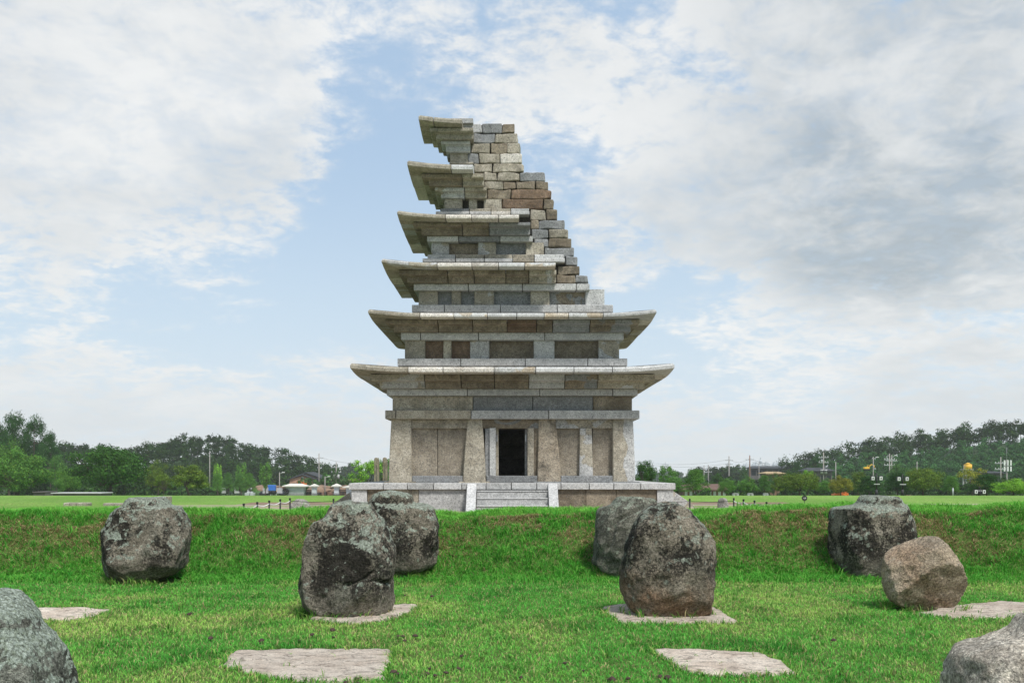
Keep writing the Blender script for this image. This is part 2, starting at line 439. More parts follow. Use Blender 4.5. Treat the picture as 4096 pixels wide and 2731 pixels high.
def ground_mat():
    m, T, b = new_mat('lawn_turf', 0.95, 0.1)
    g = T.n('ShaderNodeNewGeometry').outputs['Position']
    n1 = T.noise(T.vm('MULTIPLY', g, (1.0, 0.5, 1.0)), 0.12, 6.0, 0.6)
    n2 = T.noise(T.vm('MULTIPLY', g, (1.0, 0.45, 1.0)), 1.6, 6.0, 0.65)
    n3 = T.noise(T.vm('MULTIPLY', g, (1.0, 0.3, 1.0)), 14.0, 4.0, 0.7)
    c = T.mix(T.rng(n1, 0.35, 0.65), (0.135, 0.27, 0.045), (0.205, 0.345, 0.07))
    c = T.mix(T.m('MULTIPLY', T.rng(n2, 0.48, 0.70), 0.5), c, (0.27, 0.31, 0.11))
    c = T.sc(c, T.rng(n3, 0.3, 0.7, 0.6, 1.35, False))
    gy = T.n('ShaderNodeSeparateXYZ', {0: g}).outputs[1]
    c = T.mix(T.rng(gy, 285.0, 315.0), c, (0.040, 0.070, 0.030))       # woodland floor on the hills
    T.link(c, b.inputs['Base Color'])
    bp = T.n('ShaderNodeBump', {'Height': T.noise(g, 9.0, 6.0, 0.75), 'Strength': 1.0, 'Distance': 0.12})
    T.link(bp.outputs[0], b.inputs['Normal'])
    return m
M_LAWN = ground_mat()
def soil_mat():
    m, T, b = new_mat('turf_soil_and_thatch', 0.97, 0.1)
    g = T.n('ShaderNodeNewGeometry').outputs['Position']
    n = T.noise(g, 5.0, 7.0, 0.7)
    c = T.mix(T.rng(n, 0.3, 0.7), (0.07, 0.155, 0.028), (0.13, 0.165, 0.05))
    T.link(T.sc(c, T.rng(T.noise(g, 45.0, 4.0, 0.7), 0.3, 0.7, 0.55, 1.4, False)), b.inputs['Base Color'])
    bp = T.n('ShaderNodeBump', {'Height': T.noise(g, 30.0, 6.0, 0.7), 'Strength': 1.0, 'Distance': 0.04})
    T.link(bp.outputs[0], b.inputs['Normal'])
    return m
M_SOIL = soil_mat()
M_SAND = plain('sandy_path', (0.29, 0.235, 0.17), 0.95, 0.18, 1.2, bump=0.2)
M_DIRT = plain('bare_earth', (0.20, 0.13, 0.085), 0.95, 0.25, 0.8, bump=0.4)
M_WOODLAND = plain('woodland_floor', (0.05, 0.085, 0.035), 0.95, 0.3, 0.08)
M_BLACK = plain('black_metal', (0.012, 0.012, 0.013), 0.5, 0.2)
M_ROPE = plain('white_rope', (0.62, 0.62, 0.60), 0.8, 0.1)
M_CONC = plain('concrete', (0.36, 0.36, 0.35), 0.9, 0.15, 2.0)
M_POLE = plain('pole_concrete', (0.27, 0.25, 0.23), 0.9, 0.15, 1.0)
M_WHITE = plain('white_paint', (0.60, 0.60, 0.58), 0.7, 0.06)
M_GWALL = plain('pale_granite_wall', (0.42, 0.44, 0.44), 0.9, 0.10, 2.0)
M_CAP = plain('cream_tile_cap', (0.50, 0.48, 0.42), 0.9, 0.10, 2.0)
M_BRICK = plain('pink_brick', (0.42, 0.24, 0.165), 0.9, 0.12, 1.0)
M_SLATE = plain('slate_roof', (0.055, 0.058, 0.063), 0.95, 0.2, 1.0, spec=0.05)
M_GLASS = plain('dark_glass', (0.015, 0.02, 0.022), 0.15, 0.1, spec=0.5)
M_BTILE = plain('brown_roof_tile', (0.125, 0.075, 0.058), 0.85, 0.2, 1.5)
M_TIMBER = plain('brown_timber', (0.17, 0.095, 0.06), 0.8, 0.2, 3.0)
M_ORANGE = plain('orange_paint', (0.70, 0.16, 0.03), 0.5, 0.1)
M_YELLOW = plain('yellow_paint', (0.72, 0.40, 0.04), 0.5, 0.08)
M_BLUE = plain('blue_paint', (0.03, 0.13, 0.42), 0.5, 0.12)
M_TARP = plain('black_tarpaulin', (0.014, 0.015, 0.018), 0.45, 0.25, 3.0, bump=0.3)
M_GREY = plain('galvanised_steel', (0.40, 0.41, 0.42), 0.5, 0.1, metal=0.4)
M_DECK = plain('weathered_deck', (0.10, 0.09, 0.085), 0.8, 0.2, 2.0)
M_STRAW = plain('thatch', (0.36, 0.26, 0.15), 0.95, 0.25, 3.0)
M_TYRE = plain('rubber', (0.015, 0.015, 0.015), 0.8, 0.1)
M_PALE = plain('far_city_wall', (0.50, 0.52, 0.54), 0.9, 0.1, 0.05)
# ------------------------------------------------------------------ terrain
RID_L = np.array([(-700, 1690), (-200, 1720), (250, 1772), (640, 1792), (700, 1757), (790, 1740), (870, 1740), (950, 1757), (1050, 1780),
                  (1150, 1803), (1250, 1835), (1340, 1862), (1500, 1868), (1620, 1960)], dtype=float)
RID_R = np.array([(2560, 2000), (3060, 1930), (3150, 1846), (3225, 1818), (3400, 1784), (3600, 1750), (3800, 1720), (3950, 1696), (4096, 1682), (4600, 1650)], dtype=float)
D_R = 420.0
def ridge(tab, x):
    return CAMZ + (HY - np.interp(x * F / D_R + CX, tab[:, 0], tab[:, 1])) * D_R / F - 9.0
def terr(x, d):
    x = np.asarray(x, dtype=float); d = np.asarray(d, dtype=float)
    z = np.interp(d, [0, 45, 61, 66, 75, 100, 160, 270, 450, 700, 6000], [0, 0, -0.52, -0.50, -0.27, -0.84, -2.25, -4.83, -9.0, -12.0, -14.0])
    ledge = sstep(-17.5, -18.4, x + 0.5 * np.sin(d * 0.4)) * sstep(47.5, 48.6, d) * (1 - sstep(58, 68, d))
    z = z + 0.16 * ledge
    df = 14.15 + 0.35 * (fbm(x * 0.35 + 9, x * 0 + 3.3, 3) - 0.5) * 2
    hb = 0.83 + 0.10 * (fbm(x * 0.9 + 40, d * 0.25 + 7.7, 4) - 0.5) * 2 + 0.012 * x * sstep(0, 6, x) - 0.055 * np.exp(-(x / 3.0) ** 2)
    s = np.clip((d - df) / 1.75, 0, 1)
    up = 0.55 * (s * s * (3 - 2 * s)) + 0.45 * s ** 1.3
    up = up * (1 - sstep(17.4, 21.5, d))
    lump = (fbm(x * 1.9 + 3, d * 2.1, 4) - 0.5) * 0.32 * np.clip(s * (1.15 - s) * 4, 0, 1) * (1 - sstep(17, 19, d))
    z = z + hb * up + lump
    z = z + (fbm(x * 0.8, d * 0.8, 3) - 0.5) * 0.05 * (1 - sstep(18, 40, d))
    t = sstep(325, 415, d) * (1 - sstep(440, 600, d))
    zr = np.maximum(np.maximum(ridge(RID_L, x) * (x < -20) + -99 * (x >= -20), ridge(RID_R, x) * (x > 20) + -99 * (x <= 20)), z)
    return z * (1 - t) + zr * t
def tz(x, d):
    return float(terr(np.array([x]), np.array([d]))[0])

def grid_ground(name, xs, ds, mat, drop=None):
    X, D = np.meshgrid(xs, ds)
    Z = terr(X, D)
    if drop is not None:
        Z = Z + drop(X, D)
    V = np.stack([X, D, Z], -1).reshape(-1, 3)
    nx = len(xs)
    i = np.arange((len(ds) - 1) * nx).reshape(len(ds) - 1, nx)[:, :-1].ravel()
    Q = np.stack([i, i + 1, i + nx + 1, i + nx], 1)
    me = np_mesh(name, V, Q)
    o = mesh_obj(name, me, mat, None, True)
    return tag(o, kind='structure')
near = grid_ground('court_ground', np.arange(-15, 15.01, 0.14), np.concatenate([np.arange(-6, 6, 0.6), np.arange(6, 24.01, 0.14)]), M_SOIL)
xs_far = np.unique(np.concatenate([np.arange(-60, 60.1, 1.0), np.arange(-400, 400.1, 8.0), np.arange(-3200, 3201, 200.0)]))
ds_far = np.unique(np.concatenate([np.arange(-30, 20, 5.0), np.arange(20, 80, 0.75), np.arange(80, 300, 5.0), np.arange(300, 620, 8.0), np.arange(620, 3300, 120.0)]))
far = grid_ground('lawn_ground', xs_far, ds_far, M_LAWN,
                  lambda X, D: -0.6 * sstep(15, 13.0, np.abs(X)) * sstep(24, 22, D) * 1.0)

def strip(name, px_pts_near, px_pts_far, mat, lift=0.02, n=40):
    """a thin sheet on the ground between two lines, given as (x, d)"""
    a = np.array(px_pts_near, dtype=float); b = np.array(px_pts_far, dtype=float)
    t = np.linspace(0, 1, n); ta = np.linspace(0, 1, len(a)); tb = np.linspace(0, 1, len(b))
    A = np.stack([np.interp(t, ta, a[:, 0]), np.interp(t, ta, a[:, 1])], 1)
    B = np.stack([np.interp(t, tb, b[:, 0]), np.interp(t, tb, b[:, 1])], 1)
    rows = []
    for k in range(7):
        c = A * (1 - k / 6) + B * (k / 6)
        rows.append(np.column_stack([c, terr(c[:, 0], c[:, 1]) + lift]))
    V = np.concatenate(rows)
    i = (np.arange(6)[:, None] * n + np.arange(n - 1)[None, :]).ravel()
    Q = np.stack([i, i + 1, i + n + 1, i + n], 1)
    return tag(mesh_obj(name, np_mesh(name, V, Q), mat, None, True), kind='structure')
strip('sand_path', [(-17.0, 57), (-9.0, 57.5), (17, 58), (40, 60)], [(-17.0, 62), (-9.0, 62), (17, 62.5), (40, 64)], M_SAND, 0.03)
strip('court_sand_bounce', [(-17, 24.5), (17, 24.5)], [(-17, 56.9), (17, 57.9)], M_SAND, 0.025)  # added sand sheet, its bounce light replaces green on the undersides
strip('bare_earth_edge', [(-17.0, 62.4), (-9, 62.4), (18, 63)], [(-17.0, 65.6), (-9, 65.4), (18, 65.8)], M_DIRT, 0.035)
strip('park_road', [(-75, 190), (-40, 205), (-10, 215)], [(-75, 240), (-50, 262), (-10, 275)], M_CONC, 0.12)
strip('construction_yard', [(-70, 275), (-40, 275), (-8, 275)], [(-75, 318), (-40, 318), (-8, 318)], M_DIRT, 0.15)

# ------------------------------------------------------------------ boulders
def boulder(name, label, cat, tab, crop, d, mat, seed, depth=0.85, cuts=(), amp=0.05, expo=2.7, yaw=0.0, group=None, fine=0.013, nz=84, nt=110, grooves=()):
    ox, oy, s = crop
    rows = np.array([((CAMZ + (HY - (oy + y / s)) * d / F), ((ox + a / s) - CX) * d / F, ((ox + b / s) - CX) * d / F) for y, a, b in tab])
    rows = rows[::-1]                                   # bottom to top
    z0 = rows[0, 0]
    foot = rows[0].copy()
    m = (foot[1] + foot[2]) / 2; hwid = max((foot[2] - foot[1]) / 2, 0.55 * (rows[2, 2] - rows[2, 1]) / 2)
    rows = np.vstack([[z0 - 0.22, m - hwid * 0.9, m + hwid * 0.9], [z0 - 0.04, m - hwid, m + hwid], rows[1:]])
    q = np.concatenate([[0], np.cumsum(np.hypot(np.diff(rows[:, 0]), 0.5 * np.hypot(np.diff(rows[:, 1]), np.diff(rows[:, 2]))))])
    t = np.linspace(0, q[-1], nz)
    R3 = np.stack([np.interp(t, q, rows[:, k]) for k in range(3)], 1)
    k = np.array([1, 2, 3, 2, 1.0]); k /= k.sum()
    for c in range(3):
        pad = np.concatenate([[R3[0, c]] * 2, R3[:, c], [R3[-1, c]] * 2])
        R3[:, c] = np.convolve(pad, k, 'valid')
    cxm = (rows[:, 1].min() + rows[:, 2].max()) / 2
    amax = (R3[:, 2] - R3[:, 1]).max() / 2
    th = np.linspace(0, 2 * np.pi, nt, endpoint=False)
    cth = np.sign(np.cos(th)) * np.abs(np.cos(th)) ** (2 / expo)
    sth = np.sign(np.sin(th)) * np.abs(np.sin(th)) ** (2 / expo)
    V = []
    for z, a, b in R3:
        hw_, c = (b - a) / 2, (a + b) / 2 - cxm
        dep = (0.75 * hw_ + 0.25 * amax) * depth if hw_ > 0.3 * amax else hw_ * 1.2 * depth
        V.append(np.stack([c + hw_ * cth, dep * sth, np.full(nt, z)], 1))
    top = V[-1].mean(0); top[2] += 0.015
    V.append(top[None])
    V = np.concatenate(V)
    for (n, off) in cuts:                               # broken facets
        n = np.array(n, dtype=float); n /= np.linalg.norm(n)
        dd = V @ n - off
        V = V - np.where(dd > 0, dd * 0.93, 0)[:, None] * n
    fr = np.random.RandomState(seed * 11 + 3)           # worn natural faces
    for _ in range(3 if cuts and seed == 7 else 9):
        n = np.array([fr.randn(), -abs(fr.randn()) * 0.8, fr.randn() * 0.45 + (0.8 if seed == 7 else 0.0)]); n /= np.linalg.norm(n)
        dd = V @ n
        dd = dd - (dd.max() - fr.uniform(0.07, 0.17) * amax)
        V = V - np.where(dd > 0, dd * 0.85, 0)[:, None] * n
    ctr = np.array([0, 0, (rows[0, 0] + rows[-1, 0]) / 2])
    out = V - ctr; out /= np.linalg.norm(out, axis=1)[:, None] + 1e-6
    dv = np.empty(len(V))
    for i, p in enumerate(V):
        q3 = Vector(p) * 1.9 + Vector((seed * 7.1, seed * 3.3, seed))
        a1 = noise.fractal(q3, 1.0, 2.1, 4)
        q4 = Vector(p) * 11 + Vector((seed, seed * 5.0, 2))
        a2 = noise.fractal(q4, 0.8, 2.0, 3) + 0.9 * (noise.ridged_multi_fractal(Vector(p) * 3.3 + Vector((seed, 1, seed * 2.0)), 0.9, 2.1, 3, 1.0, 2.0) - 1.2)
        cr = 1.0 - min(1.0, abs(noise.noise(Vector((p[0] * 1.5, p[1] * 1.5, p[2] * 2.6)) + Vector((seed * 2.0, 5, 1)))) * 9)
        dv[i] = amp * a1 + fine * a2 - 0.012 * max(0, cr) ** 2 * (noise.noise(q3 * 0.7) > 0.1)
    for (gx, gz, ang, ln, dp) in grooves:               # distinct cracks on the camera side
        ca, sa = math.cos(ang), math.sin(ang)
        u = (V[:, 0] - gx) * ca + (V[:, 2] - gz) * sa
        w = -(V[:, 0] - gx) * sa + (V[:, 2] - gz) * ca + 0.07 * np.sin(u * 8 + gx * 9)
        dv -= dp * np.exp(-(w / 0.022) ** 2) * sstep(ln, ln * 0.7, np.abs(u)) * (V[:, 1] < 0)
    V = V + out * dv[:, None]
    # keep the weathered stone to its measured width and height
    want_w = (R3[:, 2].max() - R3[:, 1].min()) / d; want_c = (R3[:, 2].max() + R3[:, 1].min()) / 2 / d
    for _ in range(3):
        q = (V[:, 0] + cxm) / (d + V[:, 1])
        V[:, 0] = V[:, 0] * (want_w / (q.max() - q.min())) + (want_c - (q.max() + q.min()) / 2) * d
        V[:, 2] = z0 + (V[:, 2] - z0) * (CAMZ - z0 - (CAMZ - rows[-1, 0])) / (V[:, 2].max() - z0)
    Qs = []
    base = len(V) - 1
    for r in range(nz - 1):
        i = r * nt + np.arange(nt); j = r * nt + (np.arange(nt) + 1) % nt
        Qs += [np.stack([i, j, j + nt], 1), np.stack([i, j + nt, i + nt], 1)]
    i = (nz - 1) * nt + np.arange(nt); j = (nz - 1) * nt + (np.arange(nt) + 1) % nt
    Qs.append(np.stack([i, j, np.full(nt, base)], 1))
    V[:, 2] -= z0
    me = np_mesh(name, V, np.concatenate(Qs))
    o = mesh_obj(name, me, mat, None, True)
    o.location = (cxm, d, z0)
    BOULD.append((cxm, d, amax * 0.92, amax * depth * 0.92))
    return tag(o, label, cat, group)
BOULD = []
C5 = (0.0, 1900.0, 1.8867); C6 = (1100.0, 1900.0, 1.887); C7 = (2100.0, 1900.0, 1.887); C8 = (3000.0, 1900.0, 1.887)
GB = 'old foundation boulders on the lawn'
boulder('boulder', 'dark granite boulder with lichen cap at the bank, leftmost full one', 'boulder',
        [(158, 1020, 1230), (175, 975, 1280), (215, 955, 1300), (240, 900, 1370), (300, 850, 1410), (370, 810, 1435), (480, 758, 1447), (560, 752, 1447),
         (650, 765, 1440), (700, 790, 1400), (750, 830, 1330), (790, 900, 1200), (808, 960, 1100)], C5, 13.8, BM['dark'], 13, amp=0.03, group=GB, grooves=((0.08, 0.55, 1.5, 0.3, 0.03),))
boulder('boulder', 'large mottled boulder with grinning crack, front of the left pair', 'boulder',
        [(188, 470, 720), (205, 435, 745), (260, 410, 775), (300, 390, 800), (330, 320, 820), (370, 285, 840), (450, 250, 860), (550, 205, 905), (650, 180, 912),
         (780, 172, 918), (880, 185, 918), (960, 215, 905), (1010, 270, 885), (1050, 340, 850), (1078, 420, 700)], C6, 10.6, BM['mid'], 2, group=GB,
        grooves=((0.20, 0.47, 0.35, 0.20, 0.035), (0.14, 0.62, -0.75, 0.16, 0.03), (0.43, 0.35, -0.8, 0.14, 0.04)))
boulder('boulder', 'brown-grey boulder with mossy head, behind the mottled left boulder', 'boulder',
        [(110, 790, 950), (120, 745, 1020), (150, 725, 1045), (190, 720, 1045), (205, 720, 1150), (230, 725, 1200), (300, 720, 1220), (400, 710, 1235), (500, 700, 1243),
         (600, 700, 1240), (650, 710, 1230), (700, 720, 1180), (740, 740, 1050), (765, 800, 950)], C6, 14.45, BM['dark'], 3, group=GB, grooves=((0.12, 0.95, -1.1, 0.3, 0.05),))
boulder('boulder', 'greenish grey boulder with diagonal crack, behind the right pair', 'boulder',
        [(155, 720, 930), (165, 680, 985), (190, 668, 1000), (215, 640, 1020), (240, 560, 1050), (260, 540, 1060), (350, 525, 1070), (500, 510, 1080), (600, 505, 1080),
         (660, 500, 1080), (720, 560, 1060), (770, 660, 1000)], C7, 14.45, BM['pale'], 4, group=GB, grooves=((-0.18, 0.78, 0.9, 0.45, 0.05),))
boulder('boulder', 'tall rounded boulder with black streaks and ochre foot on a slab', 'boulder',
        [(195, 960, 1140), (210, 915, 1190), (250, 870, 1240), (300, 840, 1290), (400, 800, 1370), (500, 765, 1405), (600, 745, 1420), (700, 725, 1445), (800, 712, 1450),
         (880, 702, 1450), (930, 715, 1450), (980, 745, 1450), (1010, 770, 1440), (1040, 820, 1330), (1068, 900, 1200)], C7, 10.6, BM['ochre'], 5, group=GB,
        cuts=(((-0.35, -0.9, -0.35), 0.36),))
boulder('boulder', 'squarish dark boulder with flat shoulders and raised head on the right', 'boulder',
        [(150, 870, 1090), (165, 840, 1130), (190, 825, 1150), (215, 815, 1165), (228, 640, 1220), (245, 600, 1240), (300, 585, 1255), (400, 582, 1275), (500, 582, 1283),
         (600, 583, 1280), (690, 586, 1272), (735, 600, 1250), (770, 650, 1200)], C8, 14.5, BM['dark'], 6, amp=0.03, depth=0.8, expo=3.6, group=GB)
boulder('boulder', 'low broken brown boulder tipped over in front of the squarish one', 'boulder',
        [(457, 1290, 1390), (480, 1230, 1450), (520, 1130, 1500), (560, 1060, 1540), (620, 1000, 1570), (680, 995, 1600), (760, 990, 1640), (820, 988, 1645), (880, 995, 1635),
         (930, 1010, 1610), (970, 1060, 1595), (1000, 1230, 1500)], C8, 11.05, BM['rust'], 7, group=GB, cuts=(((0.10, -0.86, -0.52), 0.04), ((-0.55, -0.75, 0.35), 0.49)), amp=0.03, fine=0.016)
boulder('boulder', 'lichen-crusted grey boulder cut off at the lower left corner', 'boulder',
        [(862, -260, -70), (872, -330, 10), (885, -380, 60), (920, -430, 130), (980, -470, 205), (1060, -500, 262), (1130, -520, 285), (1200, -540, 345), (1260, -560, 420),
         (1300, -570, 470), (1380, -590, 520), (1450, -600, 555), (1530, -620, 595), (1700, -640, 625), (1900, -600, 590), (2000, -540, 520), (2060, -400, 400)],
        C5, 6.2, BM['lich'], 8, group=GB, amp=0.03)
boulder('boulder', 'pale sandy boulder cut off at the lower right corner', 'boulder',
        [(1000, 2180, 2400), (1050, 2110, 2480), (1090, 2068, 2520), (1150, 2030, 2560), (1200, 1950, 2590), (1220, 1850, 2600), (1285, 1650, 2620), (1320, 1560, 2640),
         (1390, 1500, 2650), (1500, 1440, 2660), (1568, 1424, 2660), (1750, 1420, 2650), (1900, 1450, 2600), (2000, 1500, 2500), (2060, 1600, 2400)],
        C8, 6.2, BM['sand'], 9, group=GB, amp=0.03)
CR2 = (800.0, 1700.0, 2.94); CR3 = (2500.0, 1700.0, 2.94); CR1 = (0.0, 1600.0, 2.6133); CR4 = (3200.0, 1640.0, 2.625)
boulder('boulder', 'smooth pale rock by the rope fence left of the pagoda', 'boulder', [(865, 1140, 1210), (880, 1105, 1250), (905, 1080, 1275), (930, 1062, 1295), (965, 1055, 1302), (1010, 1060, 1300)],
        CR2, 31.0, BM['far'], 11, amp=0.03, nz=30, nt=40)
boulder('boulder', 'smooth pale rock by the rope fence right of the pagoda', 'boulder', [(855, 1125, 1165), (868, 1105, 1190), (885, 1092, 1205), (910, 1085, 1218), (960, 1085, 1222)],
        CR3, 31.5, BM['far'], 12, amp=0.03, nz=30, nt=40)

# ------------------------------------------------------------------ flat slabs lying in the lawn
SLABS = []
def slab(label, poly, seed):
    pts = []
    for x, y in poly:
        px, py = x * 1.7415, y * 1.7415
        d = (CAMZ - 0.035) * F / (py - HY)
        pts.append(((px - CX) * d / F, d))
    pts = np.array(pts)
    c = pts.mean(0)
    # resample the outline
    cl = np.vstack([pts, pts[:1]])
    q = np.concatenate([[0], np.cumsum(np.hypot(*np.diff(cl, axis=0).T))])
    n, nr = 96, 22
    t = np.linspace(0, q[-1], n, endpoint=False)
    E = np.stack([np.interp(t, q, cl[:, 0]), np.interp(t, q, cl[:, 1])], 1)
    E = E + (np.stack([fbm(t * 5 + seed, t * 0 + 1.5, 4), fbm(t * 5 + seed, t * 0 + 9.5, 3)], 1) - 0.5) * 0.10
    E = c + (E - c) * 1.045
    SLABS.append(E)
    V = [[0, 0, 0]]
    for r in range(1, nr + 1):
        f = r / nr
        X = (E - c) * f
        zz = np.full(n, 0.0)
        V += np.column_stack([X, zz]).tolist()
    V += np.column_stack([(E - c) * 1.01, np.full(n, -0.16)]).tolist()
    V = np.array(V)
    gz = 0.03
    a, b = V[:, 0] + c[0], V[:, 1] + c[1]
    body = np.arange(len(V)) < len(V) - n
    rel = (fbm(a * 4 + seed, b * 7, 4) - 0.5) * 0.025 + (fbm(a * 22, b * 40, 3) - 0.5) * 0.012
    V[:, 2] += np.where(body, rel + gz - 0.02 * (np.arange(len(V)) > len(V) - 2 * n - 1), 0)
    F3 = [(0, 1 + k, 1 + (k + 1) % n) for k in range(n)]
    for r in range(nr):
        s0 = 1 + r * n
        for k in range(n):
            k2 = (k + 1) % n
            F3 += [(s0 + k, s0 + n + k, s0 + n + k2), (s0 + k, s0 + n + k2, s0 + k2)]
    o = mesh_obj('ground_slab', np_mesh('ground_slab', V, np.array(F3)), M_SLAB, None, True)
    o.location = (c[0], c[1], tz(c[0], c[1]))
    return tag(o, label, 'stone slab', 'flat stone slabs set in the lawn')
slab('large pale flat slab in the grass at the lower left centre', [(515, 1521), (548, 1490), (640, 1485), (760, 1484), (895, 1487), (882, 1520), (872, 1549), (800, 1552), (700, 1553), (620, 1544), (560, 1534)], 1)
slab('pale cracked flat slab in the grass at the lower right centre', [(1503, 1485), (1580, 1487), (1680, 1492), (1740, 1496), (1790, 1512), (1820, 1537), (1740, 1539), (1640, 1540), (1580, 1530), (1540, 1510)], 2)
slab('narrow flat slab in the grass near the left edge', [(60, 1398), (110, 1393), (180, 1392), (252, 1397), (215, 1411), (150, 1418), (82, 1418)], 3)
slab('flat slab half under the large mottled boulder', [(720, 1418), (800, 1400), (880, 1391), (930, 1385), (958, 1389), (942, 1403), (890, 1417), (830, 1425)], 4)
slab('flat slab beneath the tall streaked boulder', [(1388, 1392), (1430, 1386), (1640, 1392), (1685, 1421), (1560, 1428), (1430, 1427), (1405, 1412)], 5)
slab('flat slab beside the tipped brown boulder at right edge', [(2110, 1404), (2200, 1387), (2300, 1378), (2390, 1382), (2420, 1400), (2300, 1415), (2180, 1414)], 6)

# ------------------------------------------------------------------ grass
def in_poly(x, y, E):
    r = np.zeros(len(x), dtype=bool)
    j = len(E) - 1
    for i in range(len(E)):
        xi, yi, xj, yj = E[i, 0], E[i, 1], E[j, 0], E[j, 1]
        with np.errstate(divide='ignore', invalid='ignore'):
            r ^= ((yi > y) != (yj > y)) & (x < (xj - xi) * (y - yi) / (yj - yi + 1e-12) + xi)
        j = i
    return r
def blades(name, x, d, h, wdt, lean, tint, label, rs, droop=0.35):
    z = terr(x, d) - 0.006
    n = len(x)
    az = rs.rand(n) * 2 * np.pi
    ux, uy = np.cos(az), np.sin(az)
    la = rs.rand(n) * 2 * np.pi
    lx, ly = np.cos(la) * lean * h, np.sin(la) * lean * h
    B = np.stack([x, d, z], 1)
    U = np.stack([ux, uy, np.zeros(n)], 1) * (wdt * 0.5)[:, None]
    Mid = B + np.stack([lx * 0.35, ly * 0.35, h * 0.58], 1)
    Tip = B + np.stack([lx * (1 + droop), ly * (1 + droop), h * np.clip(1 - 0.35 * lean, 0.25, 1)], 1)
    V = np.stack([B - U, B + U, Mid - U * 0.8, Mid + U * 0.8, Tip], 1).reshape(-1, 3)
    k = np.arange(n)[:, None, None] * 5
    T = (np.array([[0, 1, 3], [0, 3, 2], [2, 3, 4]])[None] + k).reshape(-1, 3)
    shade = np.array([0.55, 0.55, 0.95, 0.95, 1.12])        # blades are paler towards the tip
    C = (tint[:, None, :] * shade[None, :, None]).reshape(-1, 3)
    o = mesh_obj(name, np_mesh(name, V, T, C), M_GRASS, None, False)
    return tag(o, label, 'grass', kind='stuff')
def scatter(x0, x1, d0, d1, dens, rs, fan=True):
    n = int((x1 - x0) * (d1 - d0) * dens)
    x = rs.rand(n) * (x1 - x0) + x0; d = rs.rand(n) * (d1 - d0) + d0
    if fan:
        ok = (np.abs(x) < 0.53 * d + 1.0) | ((np.abs(x) < 0.53 * d + 3.4) & (rs.rand(n) < 0.38))
        x, d = x[ok], d[ok]
    return x, d
def clear(x, d, pad=0.0):
    ok = np.ones(len(x), dtype=bool)
    for bx, by, a, b in BOULD:
        ok &= ((x - bx) / (a + pad)) ** 2 + ((d - by) / (b + pad)) ** 2 > 0.80
    for E in SLABS:
        c = E.mean(0)
        ok &= ~in_poly(x, d, c + (E - c) * 0.975)
    return ok
rs = np.random.RandomState(3)
G_GREEN = np.array([0.120, 0.440, 0.062]); G_DEEP = np.array([0.040, 0.215, 0.026]); G_YEL = np.array([0.390, 0.620, 0.130]); G_DRY = np.array([0.50, 0.40, 0.20]); G_BRN = np.array([0.24, 0.155, 0.08])
def mixc(a, b, t):
    return a * (1 - t)[:, None] + b * t[:, None]
# mown lawn on the court floor
x, d = scatter(-11.2, 11.2, 5.4, 14.7, 2800, rs)
keep = clear(x, d) & (rs.rand(len(x)) < np.clip(1.25 - d * 0.045, 0.4, 1))
x, d = x[keep], d[keep]
pt = fbm(x * 0.9 + 11, d * 0.7, 4); pd = fbm(x * 2.6 + 3, d * 2.2 + 8, 3)
t = rs.rand(len(x))
tint = mixc(np.tile(G_GREEN, (len(x), 1)), G_YEL, np.clip((pt - 0.42) * 3.4 + (t - 0.5) * 0.9, 0, 1))
tint = mixc(tint, G_DEEP, np.clip((pd - 0.56) * 5, 0, 0.8) * (rs.rand(len(x)) < 0.8))
tint = mixc(tint, G_DRY, (rs.rand(len(x)) < 0.12 + 0.14 * (pt > 0.54)) * 0.85)
tint *= (0.75 + 0.5 * rs.rand(len(x)))[:, None]
h = (0.028 + 0.030 * rs.rand(len(x))) * (0.75 + 0.9 * np.clip(pd - 0.3, 0, 0.6))
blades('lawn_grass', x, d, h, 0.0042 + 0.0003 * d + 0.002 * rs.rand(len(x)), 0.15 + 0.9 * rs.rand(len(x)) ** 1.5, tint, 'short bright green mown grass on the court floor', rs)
# longer grass and weeds in small tufts, and along the edges of the stones
cx_, cd_ = scatter(-9, 9, 5.6, 14.4, 8.0, rs)
E_all = np.concatenate([E[rs.rand(len(E)) < 0.95] for E in SLABS])
ring = []
for bx, by, a, b in BOULD[:9]:
    q = rs.rand(64) * 2 * np.pi
    ring.append(np.stack([bx + a * 0.99 * np.cos(q), by + b * 0.99 * np.sin(q)], 1))
ring = np.concatenate(ring)
sx = np.concatenate([cx_, E_all[:, 0], ring[:, 0]]); sd = np.concatenate([cd_, E_all[:, 1] , ring[:, 1]])
kind_len = np.concatenate([0.05 + 0.075 * rs.rand(len(cx_)) ** 2, 0.035 + 0.05 * rs.rand(len(E_all)), 0.06 + 0.10 * rs.rand(len(ring))])
rep = 13
x = np.repeat(sx, rep) + rs.randn(len(sx) * rep) * 0.022; d = np.repeat(sd, rep) + rs.randn(len(sx) * rep) * 0.022
h = np.repeat(kind_len, rep) * (0.5 + 0.7 * rs.rand(len(x)))
ok = clear(x, d, -0.05) | (rs.rand(len(x)) < 0.25)
x, d, h = x[ok], d[ok], h[ok]
tint = mixc(np.tile(np.array([0.06, 0.27, 0.03]), (len(x), 1)), G_YEL, rs.rand(len(x)) ** 2)
tint = mixc(tint, G_DRY, (rs.rand(len(x)) < 0.12) * 0.9)
blades('tufts_of_longer_grass', x, d, h, 0.006 + 0.004 * rs.rand(len(x)), 0.2 + 0.7 * rs.rand(len(x)), tint * 1.0, 'longer grass tufts and weeds around the stones', rs, 0.5)
